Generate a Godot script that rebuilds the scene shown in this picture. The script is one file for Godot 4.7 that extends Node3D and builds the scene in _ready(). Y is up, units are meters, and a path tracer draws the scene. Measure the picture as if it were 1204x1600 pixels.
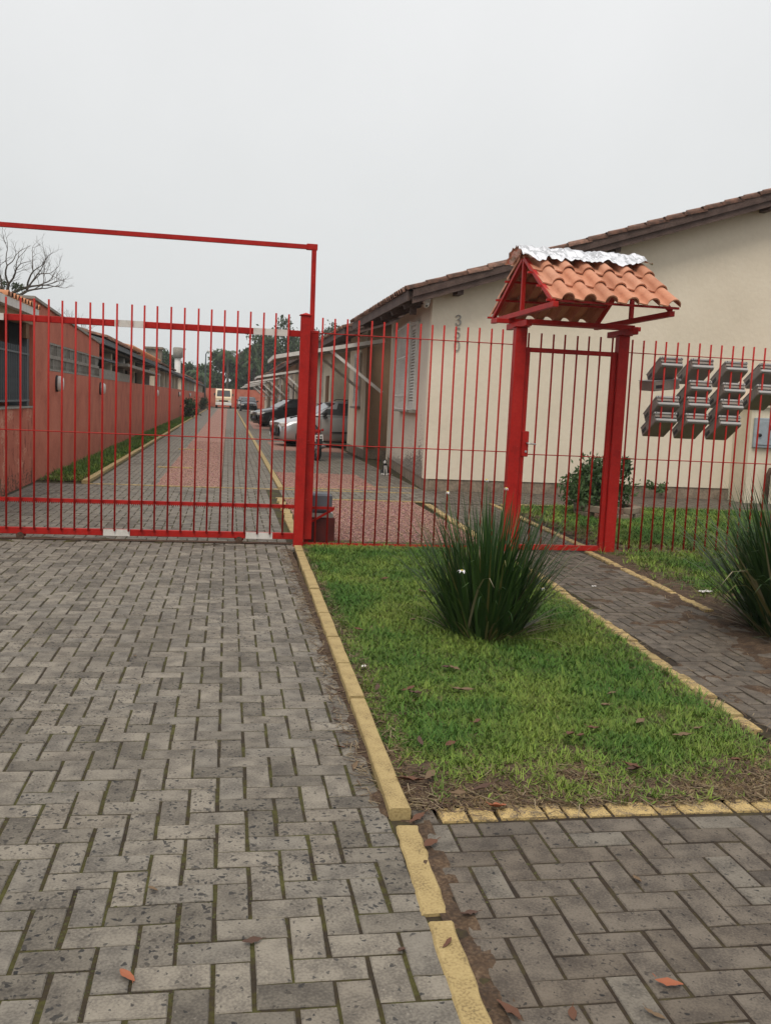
extends Node3D

# ---------------------------------------------------------------- helpers
var M := {}
var taken := {}
var rng := RandomNumberGenerator.new()
const WALL_X := -2.93          # face of the red boundary wall
const FENCE_Z := -9.25         # line of the street fence


class MB:
	# collects faces and turns them into one mesh; faces are given anticlockwise as seen from outside
	var st := SurfaceTool.new()
	var uvs := false

	func _init(smooth := false):
		st.begin(Mesh.PRIMITIVE_TRIANGLES)
		st.set_smooth_group(0 if smooth else -1)

	func smooth(on: bool):
		st.set_smooth_group(0 if on else -1)

	func tri(a: Vector3, b: Vector3, c: Vector3):
		st.add_vertex(a)
		st.add_vertex(c)
		st.add_vertex(b)

	func quad(a: Vector3, b: Vector3, c: Vector3, d: Vector3):
		tri(a, b, c)
		tri(a, c, d)

	func quad_uv(a: Vector3, b: Vector3, c: Vector3, d: Vector3):
		var p := [a, d, c, a, c, b]
		var t := [Vector2(0, 1), Vector2(0, 0), Vector2(1, 0), Vector2(0, 1), Vector2(1, 0), Vector2(1, 1)]
		for k in 6:
			st.set_uv(t[k])
			st.add_vertex(p[k])

	func box(c: Vector3, s: Vector3, b := Basis(), bev := 0.0):
		var h := s * 0.5
		if bev <= 0.0:
			var v := []
			for k in 8:
				v.append(c + b * Vector3(h.x if k & 1 else -h.x, h.y if k & 2 else -h.y, h.z if k & 4 else -h.z))
			quad(v[4], v[5], v[7], v[6])
			quad(v[1], v[0], v[2], v[3])
			quad(v[5], v[1], v[3], v[7])
			quad(v[0], v[4], v[6], v[2])
			quad(v[6], v[7], v[3], v[2])
			quad(v[0], v[1], v[5], v[4])
			return
		# chamfered: bands along y of an octagonal outline
		var ring := func(y: float, inset: float) -> Array:
			var x := h.x - inset
			var z := h.z - inset
			var e := bev
			var o := []
			for q in [[x, z - e], [x, -z + e], [x - e, -z], [-x + e, -z], [-x, -z + e], [-x, z - e], [-x + e, z], [x - e, z]]:
				o.append(c + b * Vector3(q[0], y, q[1]))
			return o
		var rings := [ring.call(-h.y, bev), ring.call(-h.y + bev, 0.0), ring.call(h.y - bev, 0.0), ring.call(h.y, bev)]
		for r in 3:
			for k in 8:
				var k2 := (k + 1) % 8
				quad(rings[r][k], rings[r][k2], rings[r + 1][k2], rings[r + 1][k])
		for k in range(1, 7):
			tri(rings[3][0], rings[3][k], rings[3][k + 1])
			tri(rings[0][0], rings[0][k + 1], rings[0][k])

	func bar(p: Vector3, q: Vector3, w: float, hgt: float, up := Vector3.UP, bev := 0.0):
		var d := (q - p)
		var y := d.normalized()
		var x := up.cross(y)
		if x.length() < 0.01:
			x = Vector3.RIGHT.cross(y)
		x = x.normalized()
		var z := x.cross(y).normalized()
		box((p + q) * 0.5, Vector3(w, d.length(), hgt), Basis(x, y, z), bev)

	func tube(pts: Array, rad: Array, n := 6, caps := true):
		var rings := []
		var prev := Vector3.ZERO
		for i in pts.size():
			var d: Vector3 = (pts[mini(i + 1, pts.size() - 1)] - pts[maxi(i - 1, 0)]).normalized()
			var x: Vector3 = prev - d * prev.dot(d)
			if x.length() < 0.05:
				x = d.cross(Vector3(0.31, 0.2, 0.93))
				if x.length() < 0.05:
					x = d.cross(Vector3.RIGHT)
			x = x.normalized()
			prev = x
			var z := d.cross(x)
			var o := []
			for k in n:
				var a := TAU * k / n
				o.append(pts[i] + (x * cos(a) + z * sin(a)) * float(rad[i]))
			rings.append(o)
		for i in rings.size() - 1:
			for k in n:
				var k2 := (k + 1) % n
				quad(rings[i][k], rings[i][k2], rings[i + 1][k2], rings[i + 1][k])
		if caps:
			for k in range(1, n - 1):
				tri(rings[0][0], rings[0][k + 1], rings[0][k])
				var e: Array = rings[-1]
				tri(e[0], e[k], e[k + 1])

	func disc(c: Vector3, nrm: Vector3, r: float, n := 16, r_in := 0.0):
		var x := nrm.cross(Vector3(0.2, 0.9, 0.37)).normalized()
		var z := nrm.cross(x)
		for k in n:
			var a := TAU * k / n
			var a2 := TAU * (k + 1) / n
			var u := x * cos(a) + z * sin(a)
			var v := x * cos(a2) + z * sin(a2)
			if r_in > 0.0:
				quad(c + u * r_in, c + u * r, c + v * r, c + v * r_in)
			else:
				tri(c, c + u * r, c + v * r)

	func prism(poly: Array, depth: float, xf := Transform3D()):
		# polygon in local xy, anticlockwise, extruded from z = 0 to -depth
		var pts := PackedVector2Array(poly)
		var tris := Geometry2D.triangulate_polygon(pts)
		for k in range(0, tris.size(), 3):
			var a := pts[tris[k]]
			var b := pts[tris[k + 1]]
			var c := pts[tris[k + 2]]
			if (b - a).cross(c - a) < 0:
				var t := b
				b = c
				c = t
			tri(xf * Vector3(a.x, a.y, 0), xf * Vector3(b.x, b.y, 0), xf * Vector3(c.x, c.y, 0))
			tri(xf * Vector3(a.x, a.y, -depth), xf * Vector3(c.x, c.y, -depth), xf * Vector3(b.x, b.y, -depth))
		for k in pts.size():
			var a := pts[k]
			var b := pts[(k + 1) % pts.size()]
			quad(xf * Vector3(a.x, a.y, -depth), xf * Vector3(b.x, b.y, -depth), xf * Vector3(b.x, b.y, 0), xf * Vector3(a.x, a.y, 0))

	func done() -> ArrayMesh:
		st.generate_normals()
		st.index()
		return st.commit()


func lin(r: float, g: float, b: float) -> Color:
	return Color(r, g, b).linear_to_srgb()


func numbered(called: String) -> String:
	if not taken.has(called):
		taken[called] = 0
		return called
	taken[called] += 1
	return "%s_%03d" % [called, taken[called]]


func tag(o: Node, label: String, category := "", group := "", kind := ""):
	if label: o.set_meta("label", label)
	if category: o.set_meta("category", category)
	if group: o.set_meta("group", group)
	if kind: o.set_meta("kind", kind)


func thing(called: String, label: String, category: String, at := Vector3.ZERO, group := "", kind := "") -> Node3D:
	var o := Node3D.new()
	o.name = numbered(called)
	add_child(o)
	o.position = at
	tag(o, label, category, group, kind)
	return o


# a part: mesh given in world coordinates, or local to its parent
func part(parent: Node3D, called: String, mesh: Mesh, m: Material, local := false) -> MeshInstance3D:
	var o := MeshInstance3D.new()
	o.name = called
	o.mesh = mesh
	o.material_override = m
	if not local:
		var p := parent
		var off := Vector3.ZERO
		while p != self:
			off += p.position
			p = p.get_parent()
		o.position = -off
	parent.add_child(o, true)
	return o


func solo(called: String, mesh: Mesh, m: Material, label: String, category := "", group := "", kind := "") -> MeshInstance3D:
	var o := MeshInstance3D.new()
	o.name = numbered(called)
	o.mesh = mesh
	o.material_override = m
	add_child(o)
	tag(o, label, category, group, kind)
	return o


func multi(parent: Node3D, called: String, mesh: Mesh, m: Material, xf: Array, col: Array) -> MultiMeshInstance3D:
	var mm := MultiMesh.new()
	mm.transform_format = MultiMesh.TRANSFORM_3D
	mm.use_colors = col.size() > 0
	mm.mesh = mesh
	mm.instance_count = xf.size()
	for k in xf.size():
		mm.set_instance_transform(k, xf[k])
		if col.size():
			mm.set_instance_color(k, col[k])
	var o := MultiMeshInstance3D.new()
	o.name = called if parent != self else numbered(called)
	o.multimesh = mm
	o.material_override = m
	parent.add_child(o, true)
	o.set_meta("kind", "stuff")
	return o


func bx(c: Vector3, s: Vector3, bev := 0.0) -> ArrayMesh:
	var b := MB.new()
	b.box(c, s, Basis(), bev)
	return b.done()


# box from two corners
func bb(a: Vector3, b: Vector3, bev := 0.0) -> ArrayMesh:
	return bx((a + b) * 0.5, (b - a).abs(), bev)


func rr(a: float, b: float) -> float:
	return rng.randf_range(a, b)


# ---------------------------------------------------------------- textures
func noise_bytes(size: int, sd: int, freq: float, oct := 4, kind := FastNoiseLite.TYPE_SIMPLEX_SMOOTH) -> PackedByteArray:
	var n := FastNoiseLite.new()
	n.noise_type = kind
	n.seed = sd
	n.frequency = freq
	n.fractal_octaves = oct
	var im := n.get_seamless_image(size, size)
	im.convert(Image.FORMAT_L8)
	return im.get_data()


func lut(stops: Array) -> Array:
	var g := Gradient.new()
	g.offsets = PackedFloat32Array(stops.map(func(s): return s[0]))
	g.colors = PackedColorArray(stops.map(func(s): return s[1]))
	var out := []
	for k in 256:
		var c := g.sample(k / 255.0)
		out.append([int(c.r * 255), int(c.g * 255), int(c.b * 255)])
	return out


# two noises mixed and coloured; stops in sRGB
func tex2(size: int, sd: int, fa: float, fb: float, wa: float, stops: Array) -> Image:
	var a := noise_bytes(size, sd, fa)
	var b := noise_bytes(size, sd + 7, fb, 3)
	var l := lut(stops)
	var out := PackedByteArray()
	out.resize(size * size * 3)
	var iw := int(wa * 256)
	var ib := 256 - iw
	for k in size * size:
		var c: Array = l[(a[k] * iw + b[k] * ib) >> 8]
		out[k * 3] = c[0]
		out[k * 3 + 1] = c[1]
		out[k * 3 + 2] = c[2]
	return Image.create_from_data(size, size, false, Image.FORMAT_RGB8, out)


# small angular chips of stone showing in worn concrete
func chips(im: Image, sd: int, count: int, amin: float, amax: float, shades: Array):
	var r := RandomNumberGenerator.new()
	r.seed = sd
	var n := im.get_width()
	var d := im.get_data()
	for i in count:
		var cx := r.randi() % n
		var cy := r.randi() % n
		var a := r.randf_range(amin, amax)
		var b := a * r.randf_range(0.35, 0.75)
		var th := r.randf() * PI
		var ph := r.randf() * TAU
		var jag := r.randf_range(0.1, 0.3)
		var c: Color = shades[r.randi() % shades.size()]
		var mixk := r.randf_range(0.55, 1.0)
		var R := int(ceil(a * 1.2))
		for y in range(-R, R + 1):
			for x in range(-R, R + 1):
				var u := (x * cos(th) + y * sin(th)) / a
				var v := (-x * sin(th) + y * cos(th)) / b
				var q := absf(u) + absf(v) if i % 2 else sqrt(u * u + v * v)
				if q < 1.0 - jag * sin(3.0 * atan2(v, u) + ph):
					var k := (((cy + y + n) % n) * n + (cx + x + n) % n) * 3
					d[k] = int(lerpf(d[k], c.r8, mixk))
					d[k + 1] = int(lerpf(d[k + 1], c.g8, mixk))
					d[k + 2] = int(lerpf(d[k + 2], c.b8, mixk))
	im.set_data(n, n, false, Image.FORMAT_RGB8, d)


func itex(im: Image) -> ImageTexture:
	return ImageTexture.create_from_image(im)


func s8(r: int, g: int, b: int) -> Color:
	return Color8(r, g, b)


func mat(called: String, albedo: Color, rough := 0.8, t: Texture2D = null, size := 1.0, bump: Texture2D = null, bump_cm := 0.0) -> StandardMaterial3D:
	var m := StandardMaterial3D.new()
	m.resource_name = called
	m.albedo_color = albedo
	m.roughness = rough
	m.metallic_specular = 0.4
	if t:
		m.albedo_texture = t
	if bump:
		m.heightmap_enabled = true
		m.heightmap_texture = bump
		m.heightmap_scale = bump_cm
	if t or bump:
		m.uv1_triplanar = true
		m.uv1_world_triplanar = true
		m.uv1_scale = Vector3.ONE / size
	M[called] = m
	return m


func grey_noise(size: int, sd: int, freq: float, oct := 4) -> ImageTexture:
	var n := FastNoiseLite.new()
	n.seed = sd
	n.frequency = freq
	n.fractal_octaves = oct
	return itex(n.get_seamless_image(size, size))


func make_materials():
	var fine := grey_noise(512, 5, 0.05, 5)
	var rough_bump := grey_noise(512, 8, 0.02, 5)
	var mottle := itex(tex2(256, 9, 0.012, 0.09, 0.6, [[0.0, s8(214, 212, 208)], [0.5, s8(240, 239, 237)], [1.0, s8(255, 255, 255)]]))
	# worn concrete pavers: two kinds of face, six tints
	var faces := []
	for k in 2:
		var im := tex2(1024, 20 + k, 0.006, 0.075, 0.55, [[0.0, s8(140, 136, 132)], [0.38, s8(188, 184, 179)], [0.5, s8(210, 206, 199)], [0.62, s8(226, 222, 214)], [1.0, s8(250, 247, 240)]])
		chips(im, 3 + k, 1150 if k == 0 else 460, 3.5, 13.0 if k == 0 else 10.0, [s8(100, 101, 104), s8(120, 119, 119), s8(136, 132, 127), s8(92, 95, 100)])
		chips(im, 13 + k, 300, 2.0, 5.0, [s8(250, 247, 240), s8(238, 233, 224)])
		chips(im, 23 + k, 1100, 0.8, 2.2, [s8(96, 92, 88), s8(120, 116, 110), s8(250, 248, 242)])
		faces.append(itex(im))
	var tints := [lin(0.278, 0.259, 0.228), lin(0.258, 0.243, 0.218), lin(0.312, 0.29, 0.254), lin(0.232, 0.215, 0.189), lin(0.266, 0.244, 0.212), lin(0.196, 0.181, 0.158)]
	for k in 12:
		var m := mat("paver_%d" % k, tints[k % 6], 0.78, faces[k / 6], 0.9, fine, 0.12)
		m.uv1_offset = Vector3(0.17 * k, 0.0, 0.31 * k)
	var dark := [lin(0.168, 0.145, 0.122), lin(0.182, 0.157, 0.132), lin(0.196, 0.173, 0.149), lin(0.147, 0.129, 0.111)]
	for k in 4:
		var m := mat("paver_brown_%d" % k, dark[k], 0.8, faces[1], 0.8, fine, 0.12)
		m.uv1_offset = Vector3(0.23 * k, 0.0, 0.11 * k)
	mat("joint", Color.WHITE, 0.95, itex(tex2(512, 31, 0.012, 0.09, 0.65, [[0.0, s8(38, 32, 26)], [0.4, s8(54, 46, 34)], [0.52, s8(60, 54, 30)], [0.66, s8(68, 66, 32)], [1.0, s8(88, 86, 46)]])), 1.3, rough_bump, 0.8)
	mat("joint_brown", Color.WHITE, 0.95, itex(tex2(512, 33, 0.012, 0.09, 0.6, [[0.0, s8(36, 29, 24)], [0.45, s8(54, 45, 35)], [0.62, s8(62, 55, 36)], [1.0, s8(80, 74, 46)]])), 1.3, rough_bump, 0.8)
	mat("soil", Color.WHITE, 0.95, itex(tex2(512, 41, 0.015, 0.11, 0.45, [[0.0, s8(42, 33, 26)], [0.4, s8(68, 54, 42)], [0.6, s8(87, 70, 54)], [0.8, s8(106, 89, 71)], [1.0, s8(136, 119, 98)]])), 0.9, rough_bump, 1.5)
	mat("yellow_paint", Color.WHITE, 0.75, itex(tex2(512, 51, 0.012, 0.1, 0.4, [[0.0, s8(98, 88, 66)], [0.3, s8(140, 121, 82)], [0.42, s8(160, 140, 96)], [0.7, s8(171, 151, 105)], [1.0, s8(188, 172, 130)]])), 0.6, fine, 0.15)
	var wy := tex2(512, 53, 0.014, 0.12, 0.45, [[0.0, s8(96, 86, 72)], [0.38, s8(128, 112, 86)], [0.49, s8(176, 151, 100)], [0.7, s8(190, 166, 114)], [1.0, s8(204, 184, 136)]])
	chips(wy, 77, 420, 2.0, 7.0, [s8(92, 84, 74), s8(110, 98, 80), s8(80, 74, 66)])
	mat("yellow_worn", Color.WHITE, 0.8, itex(wy), 0.55, fine, 0.15)
	var gr := tex2(1024, 61, 0.02, 0.15, 0.35, [[0.0, s8(66, 50, 44)], [0.35, s8(122, 90, 80)], [0.55, s8(152, 116, 104)], [0.75, s8(176, 144, 130)], [1.0, s8(206, 184, 170)]])
	chips(gr, 62, 5000, 3.0, 8.0, [s8(182, 142, 128), s8(160, 114, 102), s8(140, 98, 88), s8(204, 174, 160), s8(112, 78, 70), s8(76, 56, 50)])
	mat("gravel", Color.WHITE, 0.9, itex(gr), 1.1, rough_bump, 1.5)
	mat("stone_chip", lin(0.31, 0.185, 0.15), 0.85).vertex_color_use_as_albedo = true
	# painted steel
	var rp := tex2(512, 71, 0.006, 0.05, 0.6, [[0.0, s8(134, 28, 25)], [0.4, s8(164, 32, 27)], [0.65, s8(171, 36, 30)], [1.0, s8(182, 52, 42)]])
	chips(rp, 72, 130, 1.0, 3.2, [s8(84, 40, 30), s8(104, 54, 40), s8(196, 96, 84)])
	mat("red_paint", Color.WHITE, 0.48, itex(rp), 1.1).metallic_specular = 0.3
	mat("tape", lin(0.72, 0.70, 0.66), 0.5, mottle, 0.4)
	mat("steel", lin(0.55, 0.55, 0.54), 0.35).metallic = 0.9
	mat("rusty_steel", Color.WHITE, 0.7, itex(tex2(256, 73, 0.03, 0.1, 0.5, [[0.0, s8(40, 30, 26)], [0.5, s8(78, 58, 46)], [1.0, s8(116, 84, 62)]])), 0.4)
	# walls
	mat("cream_plaster", Color.WHITE, 0.9, itex(tex2(512, 81, 0.004, 0.05, 0.7, [[0.0, s8(213, 202, 182)], [0.5, s8(222, 211, 191)], [1.0, s8(228, 218, 199)]])), 3.0, fine, 0.25)
	mat("pale_plaster", Color.WHITE, 0.9, itex(tex2(512, 83, 0.005, 0.05, 0.7, [[0.0, s8(196, 186, 164)], [0.5, s8(214, 204, 182)], [1.0, s8(224, 214, 194)]])), 2.4, fine, 0.25)
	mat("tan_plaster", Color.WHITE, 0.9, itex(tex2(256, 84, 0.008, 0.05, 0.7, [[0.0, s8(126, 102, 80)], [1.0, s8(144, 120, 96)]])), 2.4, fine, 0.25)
	mat("plinth", Color.WHITE, 0.95, itex(tex2(512, 85, 0.008, 0.06, 0.6, [[0.0, s8(84, 76, 66)], [0.4, s8(124, 112, 98)], [0.6, s8(140, 126, 110)], [1.0, s8(168, 154, 136)]])), 1.6, rough_bump, 0.5)
	var rw := tex2(1024, 87, 0.004, 0.04, 0.65, [[0.0, s8(140, 77, 61)], [0.3, s8(171, 98, 78)], [0.55, s8(182, 107, 86)], [0.8, s8(188, 114, 93)], [1.0, s8(198, 128, 108)]])
	mat("red_plaster", Color.WHITE, 0.9, itex(rw), 3.2, fine, 0.3)
	mat("red_plaster_stained", Color.WHITE, 0.9, itex(red_stains()), 1.0).uv1_triplanar = false
	mat("cream_stained", Color.WHITE, 0.9, itex(mildew()), 1.0).uv1_triplanar = false
	mat("dark_wood", Color.WHITE, 0.75, itex(tex2(256, 91, 0.01, 0.08, 0.5, [[0.0, s8(62, 48, 44)], [0.5, s8(86, 70, 64)], [1.0, s8(110, 92, 84)]])), 0.8)
	mat("grey_paint", lin(0.13, 0.15, 0.165), 0.6, mottle, 0.8)
	mat("tan_wood", Color.WHITE, 0.8, itex(tex2(256, 93, 0.01, 0.08, 0.5, [[0.0, s8(132, 112, 88)], [1.0, s8(176, 156, 128)]])), 0.8)
	mat("brown_wood", lin(0.2, 0.1, 0.045), 0.8, mottle, 0.5)
	mat("white_paint", lin(0.74, 0.73, 0.70), 0.5, mottle, 0.9)
	mat("shutter_white", lin(0.62, 0.60, 0.56), 0.55)
	mat("concrete_grey", Color.WHITE, 0.95, itex(tex2(256, 95, 0.02, 0.1, 0.5, [[0.0, s8(104, 100, 94)], [0.5, s8(142, 138, 130)], [1.0, s8(176, 172, 164)]])), 0.7, rough_bump, 0.4)
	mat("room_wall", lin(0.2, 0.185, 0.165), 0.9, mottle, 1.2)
	# clay
	mat("clay_new", Color.WHITE, 0.75, itex(tex2(512, 97, 0.008, 0.09, 0.6, [[0.0, s8(150, 100, 78)], [0.36, s8(189, 133, 106)], [0.6, s8(199, 145, 117)], [1.0, s8(213, 164, 138)]])), 0.7, fine, 0.1)
	mat("clay_new_b", lin(0.86, 0.80, 0.76), 0.75, M.clay_new.albedo_texture, 0.9, fine, 0.1)
	mat("clay_new_c", lin(1.0, 0.93, 0.88), 0.75, M.clay_new.albedo_texture, 0.6, fine, 0.1)
	var old := itex(tex2(512, 99, 0.01, 0.07, 0.55, [[0.0, s8(50, 44, 41)], [0.35, s8(92, 74, 66)], [0.55, s8(132, 99, 84)], [0.75, s8(156, 120, 102)], [1.0, s8(182, 152, 132)]]))
	mat("clay_old", Color.WHITE, 0.9, old, 0.9, fine, 0.2)
	mat("clay_old_dark", lin(0.5, 0.46, 0.44), 0.9, old, 0.7, fine, 0.2)
	mat("clay_orange", lin(0.55, 0.25, 0.13), 0.85, mottle, 0.7)
	var foil := mat("foil", lin(0.92, 0.92, 0.92), 0.27)
	foil.metallic = 1.0
	# plants
	for g in [["grass", 0.75], ["blade", 0.45], ["leaf", 0.6]]:
		var m := mat(g[0], Color.WHITE, g[1])
		m.vertex_color_use_as_albedo = true
		m.backlight_enabled = true
		m.backlight = Color(0.35, 0.4, 0.25)
	mat("bark", Color.WHITE, 0.95, itex(tex2(256, 101, 0.03, 0.1, 0.5, [[0.0, s8(58, 50, 44)], [1.0, s8(118, 108, 98)]])), 0.8)
	mat("petal", lin(0.82, 0.80, 0.84), 0.6)
	mat("petal_mark", lin(0.55, 0.42, 0.06), 0.6)
	mat("dead_leaf_a", lin(0.12, 0.055, 0.032), 0.7)
	mat("dead_leaf_b", lin(0.085, 0.048, 0.034), 0.75)
	mat("dead_leaf_c", lin(0.30, 0.10, 0.048), 0.6)
	mat("dead_leaf_d", lin(0.15, 0.1, 0.058), 0.75)
	# fittings and vehicles
	mat("mailbox_grey", Color.WHITE, 0.5, itex(tex2(256, 103, 0.012, 0.1, 0.6, [[0.0, s8(124, 115, 107)], [0.5, s8(143, 134, 126)], [1.0, s8(158, 150, 143)]])), 0.7)
	mat("numeral", lin(0.31, 0.295, 0.27), 0.45)
	mat("mailbox_rail", lin(0.40, 0.39, 0.38), 0.4)
	mat("black", lin(0.012, 0.012, 0.013), 0.6)
	mat("rubber", lin(0.018, 0.018, 0.019), 0.85)
	mat("dark_plastic", lin(0.03, 0.03, 0.032), 0.5)
	mat("motor_grey", lin(0.11, 0.12, 0.14), 0.5)
	mat("maroon", Color.WHITE, 0.7, itex(tex2(256, 105, 0.012, 0.1, 0.6, [[0.0, s8(62, 24, 22)], [1.0, s8(96, 36, 32)]])), 0.7)
	mat("meter_blue", lin(0.36, 0.42, 0.47), 0.45, mottle, 0.6)
	var gl := mat("glass", lin(0.045, 0.05, 0.055), 0.06)
	gl.metallic_specular = 0.7
	var lampg := mat("lamp_glass", lin(0.60, 0.58, 0.54), 0.25)
	lampg.metallic_specular = 0.6
	for c in [["car_silver", lin(0.48, 0.49, 0.5), 0.6], ["car_black", lin(0.012, 0.013, 0.015), 0.0], ["car_navy", lin(0.018, 0.024, 0.034), 0.0], ["car_grey", lin(0.25, 0.27, 0.29), 0.5], ["van_cream", lin(0.72, 0.60, 0.40), 0.0], ["moto_red", lin(0.16, 0.012, 0.012), 0.0], ["white_gloss", lin(0.72, 0.72, 0.7), 0.0]]:
		var m := mat(c[0], c[1], 0.3)
		m.metallic = c[2]
		m.clearcoat_enabled = true
		m.clearcoat = 0.6
		m.clearcoat_roughness = 0.1
	mat("headlight", lin(0.6, 0.6, 0.58), 0.12)
	mat("tail_red", lin(0.35, 0.02, 0.02), 0.25)
	mat("alloy", lin(0.4, 0.4, 0.41), 0.35).metallic = 0.7


func red_stains() -> Image:
	# lower part of the old red wall: flaked and rain stained patches
	var w := 1024
	var h := 256
	var a := noise_bytes(1024, 201, 0.008)
	var b := noise_bytes(1024, 202, 0.035)
	var c := noise_bytes(1024, 203, 0.09, 2)
	var d := PackedByteArray()
	d.resize(w * h * 3)
	for y in h:
		for x in w:
			var k := y * w + x
			var n := a[k] / 255.0
			var f := b[(y / 3) * w + x] / 255.0
			var s := c[k] / 255.0
			var col := s8(162, 90, 71).lerp(s8(184, 112, 91), n * 0.7 + s * 0.3)
			if f + 0.3 * s > 0.82:
				col = col.lerp(s8(112, 50, 36), 0.6)
			if n + 0.5 * s > 1.03:
				col = col.lerp(s8(196, 150, 128), 0.7)
			var down := float(y) / h
			if down > 0.8 and s + f > 0.95 + (1.0 - down):
				col = col.lerp(s8(70, 52, 38), 0.6)
			d[k * 3] = col.r8
			d[k * 3 + 1] = col.g8
			d[k * 3 + 2] = col.b8
	return Image.create_from_data(w, h, false, Image.FORMAT_RGB8, d)


func mildew() -> Image:
	# cream side wall with black streaks of mildew rising from the foot, thickest near the street corner
	var w := 512
	var h := 512
	var a := noise_bytes(512, 211, 0.05, 3)
	var b := noise_bytes(512, 212, 0.012, 3)
	var c := noise_bytes(512, 213, 0.12, 2)
	var d := PackedByteArray()
	d.resize(w * h * 3)
	for x in w:
		var along := float(x) / w                     # 1 at the street corner
		var reach := 0.02 + 0.14 * pow(along, 2.0) * (0.25 + 1.5 * a[37 * 512 + x] / 255.0)
		for y in h:
			var k := y * w + x
			var up := 1.0 - float(y) / h
			var col := s8(206, 197, 182).lerp(s8(214, 204, 188), b[k] / 255.0)
			var g := c[k] / 255.0
			if up < reach * (0.45 + 1.1 * g):
				col = col.lerp(s8(64, 60, 56), (0.25 + 0.6 * g) * clampf(0.35 + along, 0.0, 1.0))
			elif up < reach * 2.2 and g > 0.62:
				col = col.lerp(s8(120, 112, 102), 0.35)
			d[k * 3] = col.r8
			d[k * 3 + 1] = col.g8
			d[k * 3 + 2] = col.b8
	return Image.create_from_data(w, h, false, Image.FORMAT_RGB8, d)

# ---------------------------------------------------------------- ground, paving, kerbs, lawns
const EYE := Vector3(0, 1.45, 0)

func in_frame(p: Vector3, slack := 0.05) -> bool:
	var d := p - EYE
	var f := d.dot(Vector3(0.168570, -0.115298, -0.978923))
	if f < 0.2:
		return false
	var u := d.dot(Vector3(0.985347, 0.045882, 0.164272)) / f
	var v := d.dot(Vector3(-0.025975, 0.992271, -0.121343)) / f
	return absf(u) < 0.4123 + slack and absf(v) < 0.548 + slack


# a paver with slightly uneven arrises; top at y = 0
func paver_mesh(sx: float, sz: float, sd: int) -> ArrayMesh:
	var r := RandomNumberGenerator.new()
	r.seed = sd
	var b := MB.new()
	var lo := []
	var mid := []
	var top := []
	for q in [[1, 1], [1, -1], [-1, -1], [-1, 1]]:
		var x: float = q[0] * sx * 0.5 + r.randf_range(-0.0016, 0.0016)
		var z: float = q[1] * sz * 0.5 + r.randf_range(-0.0016, 0.0016)
		var e := r.randf_range(0.002, 0.005)
		lo.append(Vector3(x, -0.03, z))
		mid.append(Vector3(x, -r.randf_range(0.002, 0.004), z))
		top.append(Vector3(x - q[0] * e, 0, z - q[1] * e))
	for k in 4:
		var k2 := (k + 1) % 4
		b.quad(lo[k], lo[k2], mid[k2], mid[k])
		b.quad(mid[k], mid[k2], top[k2], top[k])
	b.quad(top[0], top[1], top[2], top[3])
	return b.done()


# herringbone of 20 x 10 cm pavers on a 10 cm grid; inside(x, z) says where they lie
func herringbone(x0: float, x1: float, z0: float, z1: float, ox: float, oz: float, inside: Callable) -> Array:
	var out := []
	for j in range(int(floor((-z0 - oz) / 0.1)) - 2, int(ceil((-z1 - oz) / 0.1)) + 2):
		for i in range(int(floor((x0 - ox) / 0.1)) - 2, int(ceil((x1 - ox) / 0.1)) + 2):
			var s := posmod(i - j, 4)
			if s != 0 and s != 3:
				continue
			var ca := Vector2(ox + (i + 0.5) * 0.1, -(oz + (j + 0.5) * 0.1))
			var cb := ca + (Vector2(0.1, 0) if s == 0 else Vector2(0, -0.1))
			var ia: bool = inside.call(ca.x, ca.y)
			var ib: bool = inside.call(cb.x, cb.y)
			if ia and ib:
				out.append([(ca + cb) * 0.5, 0 if s == 0 else 1])
			elif ia:
				out.append([ca, 2])
			elif ib:
				out.append([cb, 2])
	return out


var paver_meshes := []

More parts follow.
